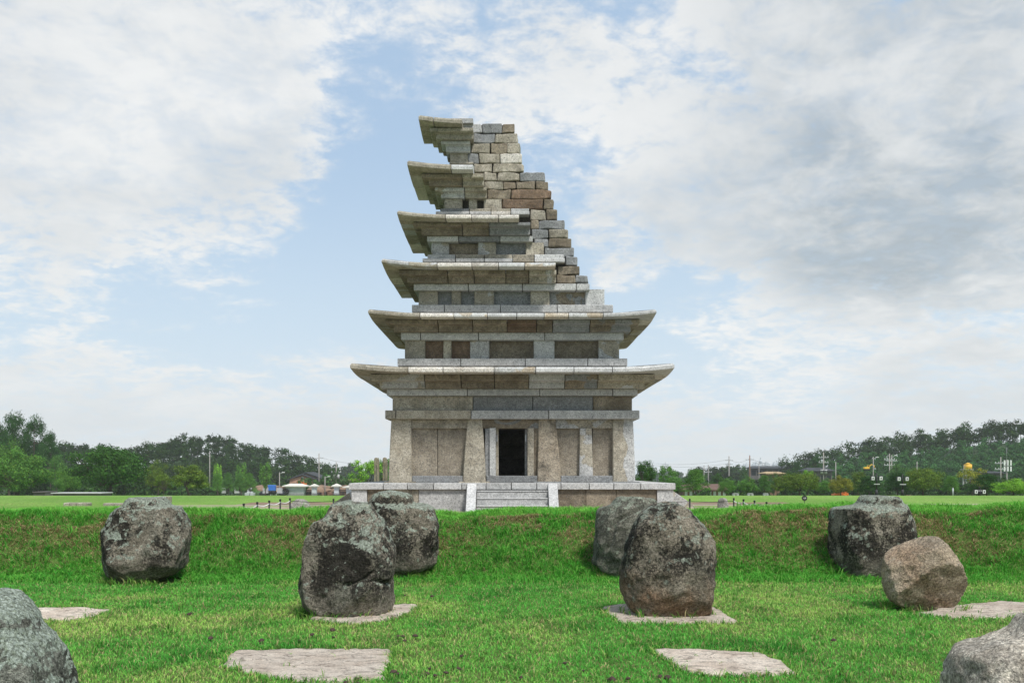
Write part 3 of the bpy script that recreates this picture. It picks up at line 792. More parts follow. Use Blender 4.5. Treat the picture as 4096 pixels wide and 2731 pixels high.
# rough grass with brown thatch on the bank and along its crest
x, d = scatter(-13.5, 13.5, 13.4, 18.6, 2350, rs)
prof = np.clip((d - 14.1) / 1.75, 0, 1)
keep = clear(x, d, -0.04) & (rs.rand(len(x)) < np.where(d > 16.2, np.clip(1.2 - (d - 16.2) * 0.42, 0.15, 1), 1.0)) & (d > 13.4 + rs.rand(len(x)) * 0.9)
x, d, prof = x[keep], d[keep], prof[keep]
pt = fbm(x * 0.9 + 31, d * 1.6 + 2, 4); pf = fbm(x * 3.1 + 5, d * 4.5, 3)
band = np.clip(prof * 1.6 - 0.35, 0, 1) * (1 - sstep(15.75, 16.25, d))
dry = np.clip((pt - 0.49) * 7.0, 0, 1) * band * 0.9 + np.clip((pf - 0.52) * 3, 0, 0.5) * band + 0.06
isdry = rs.rand(len(x)) < np.clip(dry, 0, 0.88)
tint = mixc(np.tile(np.array([0.060, 0.315, 0.032]), (len(x), 1)), np.array([0.22, 0.52, 0.075]), np.clip(rs.rand(len(x)) * 0.9 + sstep(15.7, 16.3, d) * 0.5 - 0.2, 0, 1))
tint = np.where(isdry[:, None], mixc(np.tile(G_DRY * 1.1, (len(x), 1)), G_BRN, rs.rand(len(x))), tint)
tint *= (0.7 + 0.55 * rs.rand(len(x)))[:, None]
h = np.where(isdry, 0.05 + 0.05 * rs.rand(len(x)), 0.055 + 0.075 * rs.rand(len(x)))
blades('bank_grass', x, d, h, 0.0075 + 0.005 * rs.rand(len(x)), np.where(isdry, 0.9 + 1.2 * rs.rand(len(x)), 0.25 + 0.9 * rs.rand(len(x))), tint, 'rough green grass and brown thatch on the bank', rs, 0.5)

cx_ = rs.uniform(-10, 10, 620); cd_ = np.where(rs.rand(620) < 0.45, rs.uniform(15.6, 16.6, 620), rs.uniform(14.0, 15.8, 620))
rep = 22
x = np.repeat(cx_, rep) + rs.randn(620 * rep) * 0.035; d = np.repeat(cd_, rep) + rs.randn(620 * rep) * 0.035
h = np.repeat(0.09 + 0.13 * rs.rand(620) ** 2, rep) * (0.5 + 0.7 * rs.rand(len(x)))
ok = clear(x, d, -0.05)
x, d, h = x[ok], d[ok], h[ok]
tint = mixc(np.tile(np.array([0.05, 0.30, 0.03]), (len(x), 1)), np.array([0.20, 0.46, 0.07]), rs.rand(len(x)) ** 1.5)
blades('bank_tufts', x, d, h, 0.009 + 0.006 * rs.rand(len(x)), 0.25 + 0.8 * rs.rand(len(x)), tint, 'taller green tufts on the bank and its lip', rs, 0.5)

# mushrooms and fallen cones scattered in the lawn
def mushroom_mesh():
    bm = bmesh.new()
    add_tube(bm, [(0, 0, -0.01), (0.002, 0, 0.022)], [0.006, 0.005], 7)
    prof_ = [(0.0, 0.045), (0.012, 0.043), (0.021, 0.035), (0.025, 0.025), (0.020, 0.021), (0.0, 0.023)]
    n = 10
    rings = []
    for r, z in prof_:
        if r == 0:
            rings.append([bm.verts.new((0, 0, z))])
        else:
            rings.append([bm.verts.new((r * math.cos(2 * math.pi * k / n), r * math.sin(2 * math.pi * k / n), z)) for k in range(n)])
    for a, b in zip(rings, rings[1:]):
        for k in range(n):
            k2 = (k + 1) % n
            if len(a) == 1: bm.faces.new((a[0], b[k], b[k2]))
            elif len(b) == 1: bm.faces.new((a[k], b[0], a[k2]))
            else: bm.faces.new((a[k], b[k], b[k2], a[k2]))
    me = bpy.data.meshes.new('mushroom')
    bmesh.ops.recalc_face_normals(bm, faces=bm.faces[:])
    bm.to_mesh(me); bm.free()
    me.materials.append(plain('mushroom_brown', (0.05, 0.028, 0.02), 0.7, 0.3, 40.0))
    return me
MUSH = mushroom_mesh()
for (qx, qy) in [(1380, 2720), (1425, 2705), (1432, 2721), (1440, 2700), (1330, 2515), (1332, 2541), (1250, 2535), (1195, 2558), (1590, 2538), (1610, 2540), (1660, 2541), (1620, 2560),
                 (1575, 2685), (1595, 2690), (1690, 2693), (1707, 2690), (1720, 2668), (1738, 2698), (1782, 2692), (1832, 2673), (1845, 2615), (1620, 2375), (1730, 2382), (2085, 2705), (2260, 2645),
                 (2335, 2673), (2430, 2706), (2450, 2710), (2515, 2705), (2642, 2695), (2672, 2700), (700, 2375), (760, 2457), (842, 2550), (1048, 2560), (3335, 2563), (3365, 2686), (1595, 2729)]:
    dd_ = (CAMZ - 0.03) * F / (qy - HY)
    o = bpy.data.objects.new('mushroom', MUSH)
    COL.objects.link(o)
    xx = (qx - CX) * dd_ / F
    o.location = (xx, dd_, tz(xx, dd_) + 0.004)
    s = 0.55 + rnd.random() * 0.6
    o.scale = (s * (1 + rnd.random() * 0.4), s, s * 0.9)
    o.rotation_euler = (rnd.uniform(-0.3, 0.3), rnd.uniform(-0.3, 0.3), rnd.random() * 6)
    tag(o, 'small dark brown mushroom in the short grass', 'mushroom', 'brown mushrooms scattered in the lawn')
# ------------------------------------------------------------------ the stone pagoda
PX0, DC = 2049.0, 44.54
PAG = empty('stone_pagoda', ((PX0 - CX) * DC / F, DC, 0.0), 'half-collapsed multi-storey stone pagoda of grey and brown granite blocks', 'pagoda')
def hw(off): return off * DC / (F + off)
def lx(px, w): return (px - PX0) * (DC - w) / F
def lz(py, w): return CAMZ + (HY - py) * (DC - w) / F
GAP = 0.016
prr = random.Random(21)

def sweep(name, w, prof, path, mat, lift=None, parent=PAG, hip_back=True):
    """profile (outward offset, z) swept along a square plan of half width w. path: ('F',x) ('L',y) ('R',y) ('B',x) ('CL',) ('CR',) ('KL',) ('KR',)"""
    V = []; n = len(prof)
    for s in path:
        k = s[0]
        lf = s[2] if len(s) > 2 else 0.0
        for ip, (o, z) in enumerate(prof):
            e = w + o
            if k in 'FBLR':                            # stop at the hip line of the corner
                lim = abs(s[1]) if (k in 'FB' or s[1] < 0 or hip_back) else 0.0
                if lim > e:
                    lim = min(lim, w)
                    if ip == n - 1:
                        o2, z2 = prof[-2]
                        z = z2 + (z - z2) * (w + o2 - lim) / max(o2 - o, 1e-6)
                    e = lim; o = lim - w
            if k == 'F': p = (s[1], -e)
            elif k == 'L': p = (-e, s[1])
            elif k == 'R': p = (e, s[1])
            elif k == 'B': p = (s[1], e)
            elif k == 'CL': p = (-e, -e)
            elif k == 'CR': p = (e, -e)
            elif k == 'KL': p = (-e, e)
            else: p = (e, e)
            zz = z + lf * max(0.0, min(1.0, 1 + o / 0.95))
            V.append((p[0], p[1], zz))
    Fc = []
    for i in range(len(path) - 1):
        for k in range(n):
            k2 = (k + 1) % n
            Fc.append((i * n + k, i * n + k2, (i + 1) * n + k2, (i + 1) * n + k))
    Fc.append(tuple(range(n))[::-1])
    Fc.append(tuple((len(path) - 1) * n + k for k in range(n)))
    bm = bmesh.new()
    vs = [bm.verts.new(v) for v in V]
    for f in Fc:
        try: bm.faces.new([vs[i] for i in f])
        except ValueError: pass
    return bm_obj(name, bm, mat, parent)

def lift_at(s, L, span=2.3):
    return L * max(0.0, 1 - s / span) ** 2
def span_path(kind, w, a, b, L, xl, xr, n=1):
    """straight run on one side, with the curve of the eave where it nears a corner (corners at xl / xr, None if cut)"""
    out = []
    m = max(n, int(abs(b - a) / 0.35)) if L else 1
    for i in range(m + 1):
        t = a + (b - a) * i / m
        l = 0.0
        if L:
            if xl is not None: l = max(l, lift_at(abs(t - xl), L))
            if xr is not None: l = max(l, lift_at(abs(t - xr), L))
        out.append((kind, t, l))
    return out

def course(name, off, prof_fn, joints, mats, end=None, back=None, L=0.0, side_mats='BNBG', jit=0.012, lab=None):
    """one course of stones: front stones cut at the photograph's joints, a corner stone, stones down the side(s)"""
    w0 = hw(off)
    xs = [lx(j, w0) for j in joints]
    full = end is None
    xe = w0 if full else lx(end, w0)
    cuts = [None] + xs + [None if full else xe]
    yb = w0 if back is None else back
    retL, retR = prr.uniform(0.9, 1.5), prr.uniform(0.9, 1.5)
    ns = len(cuts) - 1
    for i in range(ns):
        w = w0 + prr.uniform(-jit, jit)
        prof = prof_fn(w)
        m = MS[mats[i % len(mats)]]
        path = []
        if cuts[i] is None:
            path += span_path('L', w, -w0 + retL - GAP, -w0 + 0.02, L, -w0, yb if back is None else None)[:-1] if L else [('L', -w0 + retL - GAP)]
            path += [('CL', 0, L)]
            a = -w0 + 0.02
        else:
            a = cuts[i] + GAP
        if cuts[i + 1] is None:
            b = w0 - 0.02
        else:
            b = cuts[i + 1] - (GAP if i < ns - 1 else 0)
        fr = span_path('F', w, a, b, L, -w0, w0 if full else None)
        if cuts[i] is None: fr = fr[1:] if len(fr) > 2 else fr[1:]
        if cuts[i + 1] is None: fr = fr[:-1]
        path += fr
        if cuts[i + 1] is None:
            path += [('CR', 0, L)]
            path += span_path('R', w, -w0 + 0.02, -w0 + retR - GAP, L, -w0, yb if back is None else None)[1:] if L else [('R', -w0 + retR - GAP)]
        sweep(name, w, prof, path, m)
    for side, ret in (('L', retL), ('R', retR)):
        if side == 'R' and not full: continue
        y = -w0 + ret
        while y < yb - 0.3:
            y2 = min(y + prr.uniform(1.1, 1.9), yb)
            if yb - y2 < 0.5: y2 = yb
            w = w0 + prr.uniform(-jit, jit)
            last = y2 >= yb
            path = span_path(side, w, y + GAP, (y2 - 0.02) if (last and full) else y2 - GAP, L, -w0, yb if back is None else None)
            if last and full:
                path = path[:-1] + [('KL' if side == 'L' else 'KR', 0, L)]
            sweep(name, w, prof_fn(w), path, MS[prr.choice(side_mats)])
            y = y2
    if full:
        nb = 5
        for k in range(nb):
            a = -w0 + 2 * w0 * k / nb + (GAP if k else 0.03); b = -w0 + 2 * w0 * (k + 1) / nb - (GAP if k < nb - 1 else 0.03)
            w = w0 - 0.015
            sweep(name, w, prof_fn(w), span_path('B', w, a, b, L, -w0, w0), MS[prr.choice(side_mats)])
    return w0
CH = 0.018
def p_band(zb, zt, inner):
    def f(w):
        return [(-inner, zb), (-CH, zb), (0, zb + CH), (0, zt - CH), (-CH, zt), (-inner, zt)]
    return f
def p_step(zb, zm, zt, step, inner):
    def f(w):
        s = step
        return [(-inner, zb), (-s - CH, zb), (-s, zb + CH), (-s, zm - 0.045), (-s + 0.03, zm - 0.012), (-0.03, zm), (0, zm + 0.03), (0, zt - CH), (-CH, zt), (-inner, zt)]
    return f
def p_eave(zb, zt, zin, inner):
    def f(w):
        return [(-inner, zb), (-0.02, zb), (0, zb + 0.02), (0, zt - 0.075), (-0.055, zt), (-inner, zin)]
    return f

# list of courses bottom to top: (kind, name, offsets, y_bottom(s), joints, end, storey, mats, side mats)
CO = [
 ('band', 'lintel_stone', 508, 1675, [1583, 1884, 2195], None, 1, 'BBGG'),
 ('band', 'wall_stone', 479, 1642, [1892, 2131, 2372], None, 1, 'BDDN'),
 ('band', 'corbel_stone', 502, 1582, [1869, 2159, 2451], None, 1, 'GGGG'),
 ('step', 'corbel_stone', (569, 530), (1552, 1525), [1697, 1843, 1977, 2116, 2260, 2392], None, 1, 'MNNNGXM'),
 ('eave', 'eave_stone', 648, (1489, 1467, 1462), [1632, 1772, 1976, 2143, 2296, 2450], None, 1, 'BCCYLLL'),
 ('band', 'base_stone', 459, 1464, [1843, 2101, 2351], None, 2, 'GGGG'),
 ('wall', 2, 430, 1436),
 ('band', 'corbel_stone', 445, 1359, [1682, 1914, 2179], None, 2, 'GGGG'),
 ('step', 'corbel_stone', (508, 473), (1326, 1300), [1751, 1890, 2028, 2147, 2211, 2361], None, 2, 'NNNRNDX'),
 ('eave', 'eave_stone', 577, (1268, 1251, 1247), [1679, 1815, 1949, 2067, 2177, 2275, 2413], None, 2, 'BCYLLYYG'),
 ('band', 'base_stone', 402, 1249, [1777, 2002, 2229], None, 3, 'GGGG'),
 ('wall', 3, 375, 1223),
 ('band', 'corbel_stone', 394, 1161, [1873, 2090, 2305], 2358, 3, 'GGGG'),
 ('step', 'corbel_stone', (455, 421), (1130, 1105), [1790, 1896, 2023, 2116], 2225, 3, 'NNNNM'),
 ('eave', 'eave_stone', 523, (1067, 1050, 1046), [1748, 1887, 1994, 2099], 2222, 3, 'MCCLY'),
 ('band', 'base_stone', 360, 1048, [1822, 1937, 2051, 2137], 2259, 4, 'GGGBL'),
 ('band', 'base_stone', 340, 1037, [1822, 1937, 2051, 2137], 2257, 4, 'GBBBL'),
 ('wall', 4, 323, 1021),
 ('band', 'corbel_stone', 340, 966, [1834, 2000], 2131, 4, 'GDG'),
 ('step', 'corbel_stone', (397, 363), (939, 911), [1848, 1956], 2121, 4, 'NND'),
 ('eave', 'eave_stone', 460, (875, 858, 853), [1782, 1886, 1994], 2076, 4, 'BCCC'),
 ('band', 'base_stone', 305, 858, [1877, 1964, 2043], 2118, 5, 'GGCL'),
 ('band', 'base_stone', 286, 850, [1877, 1964, 2043], 2116, 5, 'DBBG'),
 ('wall', 5, 272, 837.5),
 ('step', 'corbel_stone', (311, 286), (792, 770), [1858], 1946, 5, 'MB'),
 ('step', 'corbel_stone', (363, 334), (743, 719), [1848], 1934, 5, 'NB'),
 ('eave', 'eave_stone', 419, (679, 658, 654), [1804], 1891, 5, 'BL'),
 ('band', 'base_stone', 251, 656.5, [], 1893, 6, 'B'),
 ('wall', 6, 249, 649),
 ('step', 'corbel_stone', (285, 265), (608, 582), [], 1880, 6, 'G'),
 ('step', 'corbel_stone', (331, 306), (557, 534), [], 1892, 6, 'B'),
 ('eave', 'eave_stone', 374, (497, 476, 472), [1734], 1847, 6, 'BB'),
 ('band', 'base_stone', 243, 494, [], 1892, 6, 'G'),
]
BACK = {1: None, 2: None, 3: 1.96, 4: 1.75, 5: 0.35, 6: -1.35}
def zbot(c):
    if c[0] == 'band': return lz(c[3], hw(c[2]))
    if c[0] == 'step': return lz(c[3][0], hw(c[2][1]))
    if c[0] == 'eave': return lz(c[3][0], hw(c[2]))
    return lz(c[3], hw(c[2]))
ZB = [zbot(c) for c in CO] + [lz(473, hw(243))]
WALLZ = {}
for i, c in enumerate(CO):
    zb = ZB[i]
    zt = ZB[i + 1] - 0.003
    if c[0] == 'wall':
        WALLZ[c[1]] = (zb, ZB[i + 1]); continue
    st = c[6]
    bk = BACK[st]
    end = c[5]
    if c[0] == 'band':
        w = hw(c[2])
        course(c[1], c[2], p_band(zb, zt, min(1.3, w * 0.4)), c[4], c[7], end, bk if (end or st > 2) else None, 0.0, 'GGBG')
    elif c[0] == 'step':
        wu, wl = hw(c[2][0]), hw(c[2][1])
        course(c[1], c[2][0], p_step(zb, lz(c[3][1], wl), zt, wu - wl, min(1.7, wu * 0.45)), c[4], c[7], end, bk if (end or st > 2) else None, 0.0, 'NNBX')
    else:
        w = hw(c[2])
        wn = hw(CO[i + 1][2]) if CO[i + 1][0] != 'wall' else w - 1.2
        zin = ZB[i + 1] - 0.012
        course(c[1], c[2], p_eave(zb, lz(c[3][1], w), zin, w - wn + 0.35), c[4], c[7], end, bk if (end or st > 2) else None, 0.15 if st < 3 else 0.17, 'BBCM')

# solid heart of the courses, set back behind the facing stones
for i, c in enumerate(CO):
    wi = hw(c[2][1] if c[0] == 'step' else c[2]) - 0.42
    s = c[1] if c[0] == 'wall' else c[6]
    if c[0] == 'wall':
        if s <= 3: continue
        wi -= 0.55
    end = None if c[0] == 'wall' else c[5]
    if c[0] == 'wall': end = {4: 2175, 5: 2006, 6: 1880}[s]
    x1 = wi if end is None else lx(end, wi) - 0.45
    y1 = wi if BACK[s] is None else BACK[s] - 0.25
    if c[0] == 'eave':
        nw = hw(CO[i + 1][2]) - 0.15
        x1 = min(x1, nw); wi = min(wi, nw)
    if c[0] == 'eave' and y1 > wi: y1 = wi
    if x1 > -wi + 0.1 and y1 > -wi + 0.1:
        box('core_masonry', -wi, x1, -wi, y1, ZB[i] + 0.004, ZB[i + 1] - 0.008, MS['K'], PAG, 0)

def block(name, x0, x1, y0, y1, z0, z1, mat, rough=0.02, bev=0.03, seed=0):
    """old squared stone with softened, uneven faces"""
    bm = bmesh.new()
    add_box(bm, x0 + 0.007, x1 - 0.007, y0, y1, z0 + 0.006, z1 - 0.006)
    bmesh.ops.subdivide_edges(bm, edges=[e for e in bm.edges if e.calc_length() > 0.5], cuts=3, use_grid_fill=True)
    ce = [e for e in bm.edges if e.calc_face_angle(0) > 0.5]
    bmesh.ops.bevel(bm, geom=ce, offset=min(bev, 0.2 * (z1 - z0)), segments=2, affect='EDGES', profile=0.5)
    for v in bm.verts:
        q = v.co * 2.6 + Vector((seed * 1.3, 0, seed * 0.7))
        v.co += Vector((noise.noise(q), noise.noise(q + Vector((9, 0, 0))), noise.noise(q + Vector((0, 9, 0))))) * rough
    o = bm_obj(name, bm, mat, PAG)
    return o
def column(x0, x1, z0, z1, w, mat, tx0=None, tx1=None, dep=0.75, lean=0.05, name='column'):
    tx0 = x0 if tx0 is None else tx0; tx1 = x1 if tx1 is None else tx1
    bm = bmesh.new()
    n = 5
    rows = []
    for k in range(n + 1):
        t = k / n
        e = t ** 1.4 if abs(tx0 - x0) + abs(tx1 - x1) > 0.05 else t
        a = x0 + (tx0 - x0) * e; b = x1 + (tx1 - x1) * e
        z = z0 + (z1 - z0) * t
        f = -w + lean * t
        rows.append([bm.verts.new(p) for p in ((a + 0.03, f, z), (b - 0.03, f, z), (b, f + 0.03, z), (b, -w + dep, z), (a, -w + dep, z), (a, f + 0.03, z))])
    for r, s in zip(rows, rows[1:]):
        for k in range(6):
            bm.faces.new((r[k], r[(k + 1) % 6], s[(k + 1) % 6], s[k]))
    bm.faces.new(rows[0][::-1]); bm.faces.new(rows[-1])
    return bm_obj(name, bm, mat, PAG)

# ---- platform: stone floor, edge slabs, risers, plinths
ZP = CAMZ - (1932 - HY) * (DC - 6.25) / F
WP = 6.27
zs = ZP - 0.245
course('platform_slab', 652.5, p_band(zs, ZP, 1.5), [1533, 1629, 1734, 1847, 1944, 2046, 2147, 2244, 2357, 2455, 2563], 'LLGLLGLLGLLL', None, None, 0, 'LG', 0.004)
box('platform_floor', -4.8, 4.8, -4.8, 4.8, zs, ZP - 0.012, MS['G'], PAG, 0)
wr = hw(644)
xr = lambda px: lx(px, wr)
for (a, b, m, dy) in [(1405, 1468, 'L', 0), (1468, 1560, 'N', 0.06), (1560, 1674, 'B', 0.06), (1674, 1868, 'G', 0.05), (1868, 2216, 'G', 0.06), (2216, 2344, 'N', 0.06), (2344, 2466, 'N', 0.06), (2466, 2628, 'N', 0.06), (2628, 2694, 'L', 0)]:
    box('platform_riser', xr(a) + 0.006, xr(b) - 0.006, -wr + dy, -wr + 0.6, -0.2, zs - 0.003, MS[m], PAG, 0.01)
for sx in (-1, 1):
    for (a, b, m) in [(-5.55, -3.6, 'N'), (-3.6, -1.6, 'G'), (-1.6, 1.6, 'B'), (1.6, 3.8, 'N'), (3.8, 5.55, 'G'), (5.55, 6.2, 'L')]:
        q = sorted((sx * (wr - 0.06), sx * (wr - 0.6)))
        box('platform_riser', q[0], q[1], a + 0.006, b - 0.006, -0.2, zs - 0.003, MS[m], PAG, 0.01)
box('platform_fill', -5.5, 5.5, -5.45, 5.9, -0.2, zs - 0.01, MS['K'], PAG, 0)
# front stairs
for k in range(1, 4):
    zt = ZP - 0.274 * k - 0.045
    box('step', -1.35, 1.35, -WP - 0.33 * k, -WP - 0.33 * (k - 1) + 0.03, -0.1, zt, MS['G'], PAG, 0.008)
    box('tread', -1.352, 1.352, -WP - 0.33 * k - 0.025, -WP - 0.33 * (k - 1) - 0.002, zt + 0.002, zt + 0.045, MS['L'], PAG, 0.01)
def rail(x0, x1, y_in, y_out, z_in, z_out, swap=False, sgn=-1):
    bm = bmesh.new()
    pts = [(y_in, z_in), (y_in - 0.12, z_in), (y_out, z_out + 0.10), (y_out, z_out - 0.1), (y_in, z_out - 0.1)]
    L_, R_ = [], []
    for y, z in pts:
        if not swap:
            L_.append(bm.verts.new((x0, y, z))); R_.append(bm.verts.new((x1, y, z)))
        else:
            L_.append(bm.verts.new((sgn * -y, x0, z))); R_.append(bm.verts.new((sgn * -y, x1, z)))
    n = len(pts)
    for k in range(n):
        bm.faces.new((L_[k], L_[(k + 1) % n], R_[(k + 1) % n], R_[k]))
    bm.faces.new(L_[::-1]); bm.faces.new(R_)
    bevel(bm, 0.015)
    return bm_obj('stair_rail', bm, MS['L'] if not swap else MS['M'], PAG)
for sx in (-1, 1):
    q = sorted((sx * 1.37, sx * 1.73))
    rail(q[0], q[1], -WP - 0.004, -WP - 1.42, ZP - 0.005, 0.0)
    for yy in (-1.73, 1.37):
        rail(yy, yy + 0.36, -WP - 0.004, -WP - 1.55, ZP - 0.03, 0.0, True, -sx)
    for k in range(1, 4):
        q2 = sorted((sx * (WP + 0.33 * k), sx * (WP + 0.33 * (k - 1) - 0.03)))
        box('step', q2[0], q2[1], -1.35, 1.35, -0.1, ZP - 0.274 * k, MS['L'], PAG, 0.012)

# ---- first storey
w1 = hw(495)
Z1T = ZB[0] - 0.003
X1 = lambda px: lx(px, w1)
ZC = ZP + 0.055
for a, b, ta, tb, m in [(1554, 1646, 1564, 1643, 'B'), (1852, 1943, 1871, 1928, 'B'), (2150, 2243, 2155, 2222, 'S'), (2452, 2541, 2452, 2533, 'M')]:
    column(X1(a), X1(b), ZC, Z1T, w1, MS[m], X1(ta), X1(tb), 0.95, 0.09)
    box('plinth_stone', X1(a) - 0.16, X1(b) + 0.16, -w1 - 0.17, -w1 + 0.9, ZP - 0.05, ZC - 0.002, MS['B' if a < 2000 else 'D'], PAG, 0.01)
zsil0, zsil1 = lz(1928, w1 - 0.05), lz(1902, w1 - 0.05)
zl0 = lz(1712, w1 - 0.05)
for a, b in [(1647, 1851), (1944, 2150), (2243, 2452)]:
    box('sill_stone', X1(a) + 0.01, X1(b) - 0.01, -w1 + 0.04, -w1 + 0.8, ZP + 0.004, zsil1, MS['D'], PAG, 0.012)
for a, b, m in [(1638, 1882, 'B'), (1918, 2162, 'X'), (2212, 2460, 'M')]:
    box('lintel_stone', X1(a) + 0.02, X1(b) - 0.02, -w1 + 0.19, -w1 + 0.88, zl0, Z1T - 0.004, MS[m], PAG, 0.014)
wp = w1 - 0.34
XP = lambda px: lx(px, wp)
for a, b, m, r in [(1638, 1750, 'P', 0), (1751, 1885, 'P', 0), (2212, 2320, 'P', 0), (2370, 2462, 'P', 0)]:
    box('wall_panel', XP(a) + 0.006, XP(b) - 0.006, -wp, -wp + 0.3, zsil1 - 0.02, zl0 + 0.02, MS[m], PAG, 0.008)
column(X1(2318), X1(2373), zsil1 - 0.01, zl0 + 0.003, w1 - 0.12, MS['M'], X1(2321), X1(2368), 0.4, 0.02, 'post')
# doorway: outer slips, jambs, inner jambs, iron pivots, dark passage closed by blocks
for a, b, m, dy in [(1940, 1958, 'D', 0.22), (1958, 1983, 'G', 0.13), (1983, 1994, 'B', 0.34), (2100, 2110, 'D', 0.34), (2110, 2136, 'B', 0.13), (2136, 2154, 'N', 0.22)]:
    box('door_jamb', X1(a), X1(b) - 0.004, -w1 + dy, -w1 + 0.82, zsil1 - 0.01, zl0 + 0.01, MS[m], PAG, 0.006)
for a in (1988, 2104):
    box('door_pivot', X1(a) - 0.03, X1(a) + 0.02, -w1 + 0.30, -w1 + 0.335, lz(1765, w1), lz(1738, w1), M_GREY, PAG, 0.004)
pw = 0.62
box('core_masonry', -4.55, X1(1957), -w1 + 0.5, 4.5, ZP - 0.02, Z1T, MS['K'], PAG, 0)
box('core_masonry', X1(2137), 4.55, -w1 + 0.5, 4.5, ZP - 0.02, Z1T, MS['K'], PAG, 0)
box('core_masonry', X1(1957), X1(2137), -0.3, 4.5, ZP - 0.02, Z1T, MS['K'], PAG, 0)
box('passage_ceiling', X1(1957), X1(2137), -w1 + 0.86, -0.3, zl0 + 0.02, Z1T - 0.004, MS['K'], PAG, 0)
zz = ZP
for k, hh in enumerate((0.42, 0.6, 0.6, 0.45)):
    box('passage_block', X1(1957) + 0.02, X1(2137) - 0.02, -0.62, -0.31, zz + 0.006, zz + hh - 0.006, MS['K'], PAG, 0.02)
    zz += hh
def side_wall(w, z0, z1, sides, yb, mats='BGMD', colw=0.75, gap=1.9, rec=0.2, lean=0.04):
    """columns and recessed panels down the flanks of a storey"""
    for sx in sides:
        y = -w + 1.0 + gap * 0.6
        q = sorted((sx * (w - rec), sx * (w - rec - 0.3)))
        prev = -w + 0.8
        while True:
            e = min(y, yb - 0.1)
            box('wall_panel', q[0], q[1], prev + 0.006, e - 0.006, z0 + 0.002, z1 - 0.005, MS[prr.choice('NBD')], PAG, 0.006)
            if y + colw > yb: break
            q3 = sorted((sx * w, sx * (w - 0.7)))
            tp = (q3[0] + (lean if sx < 0 else 0), q3[1] - (lean if sx > 0 else 0), y, y + colw)
            box('column', q3[0], q3[1], y, y + colw, z0 + 0.002, z1 - 0.004, MS[prr.choice(mats)], PAG, 0.015, tp)
            prev = y + colw
            y += gap + colw
side_wall(w1, ZP, Z1T, (-1, 1), w1 - 0.2)

# ---- upper storeys: columns (px0, px1, material) and recessed panels
def storey(s, cols, panels, right_end=None):
    c = [q for q in CO if q[0] == 'wall' and q[1] == s][0]
    w = hw(c[2]); z0, z1 = WALLZ[s]
    z0 += 0.002; z1 -= 0.004
    f = lambda px: lx(px, w)
    for a, b, m in cols:
        column(f(a), f(b), z0, z1, w, MS[m], None, None, 0.7, 0.03)
    for a, b, m in panels:
        g = lambda px: lx(px, w - 0.22)
        box('wall_panel', g(a) - 0.02, g(b) + 0.02, -w + (0.26 if m != 'K' else 0.6), -w + 0.9, z0, z1, MS[m], PAG, 0.006)
    yb = BACK[s] if BACK[s] is not None else w - 0.2
    side_wall(w, z0, z1, (-1, 1) if s == 2 else (-1,), yb, 'BGMB', 0.7, 1.5)
    if s <= 3:
        box('core_masonry', -w + 0.45, w - 0.45, -w + 0.85, yb - 0.1, z0, z1, MS['K'], PAG, 0)
    return w, z0, z1
storey(2, [(1619, 1700, 'B'), (1773, 1805, 'B'), (1880, 1957, 'M'), (2135, 2218, 'G'), (2394, 2477, 'M')],
       [(1700, 1773, 'R'), (1805, 1880, 'R'), (1957, 2135, 'N'), (2218, 2394, 'N')])
w3, z30, z31 = storey(3, [(1674, 1751, 'B'), (1806, 1844, 'B'), (1897, 1976, 'M'), (2122, 2198, 'B')],
       [(1751, 1806, 'D'), (1844, 1897, 'D'), (1976, 2122, 'D'), (2198, 2342, 'X')])
column(lx(2342, w3), lx(2418, w3), z30, lz(1157, w3), w3, MS['G'], None, None, 0.8, 0.02)
storey(4, [(1725, 1796, 'M'), (1912, 1984, 'M'), (2103, 2175, 'B')], [(1796, 1912, 'N'), (1984, 2103, 'D')])
storey(5, [(1777, 1849, 'B'), (1875, 1908, 'B'), (1935, 2006, 'B')], [(1849, 1875, 'K'), (1908, 1935, 'K')])  # the dark panels paint the blackness of open gaps between columns
storey(6, [(1800, 1871, 'B')], [])

# ---- exposed rubble core on the collapsed side, row by row
ROWS = [
 (1100, 1131, [(2226, 2300, 'N'), (2300, 2354, 'D')], 3),
 (1064, 1099, [(2230, 2320, 'N')], 3),
 (1027, 1063, [(2261, 2310, 'D')], 3),
 (990, 1026, [(2177, 2298, 'D')], 4),
 (955, 990, [(2135, 2194, 'D'), (2194, 2286, 'N')], 4),
 (917, 954, [(2127, 2193, 'D'), (2194, 2273, 'B')], 4),
 (880, 917, [(2122, 2155, 'N'), (2156, 2261, 'D')], 4),
 (838, 879, [(2119, 2184, 'B'), (2185, 2229, 'N')], 4),
 (797, 837, [(2007, 2172, 'R'), (2173, 2216, 'N')], 5),
 (759, 797, [(1948, 2042, 'N'), (2043, 2203, 'R')], 5),
 (725, 759, [(1937, 2013, 'B'), (2015, 2064, 'N'), (2065, 2140, 'N'), (2141, 2192, 'N')], 5),
 (690, 725, [(1933, 1987, 'B'), (1989, 2078, 'B'), (2079, 2180, 'D')], 5),
 (655, 690, [(1894, 1969, 'B'), (1970, 2095, 'B')], 6),
 (614, 654, [(1872, 1914, 'D'), (1915, 2000, 'B'), (2001, 2088, 'C')], 6),
 (574, 614, [(1882, 1959, 'B'), (1960, 2028, 'N'), (2029, 2081, 'B')], 6),
 (534, 574, [(1894, 1978, 'D'), (1979, 2072, 'B')], 6),
 (492, 533, [(1852, 1927, 'G'), (1928, 2008, 'D'), (2009, 2059, 'N')], 6),
]
sd = 0
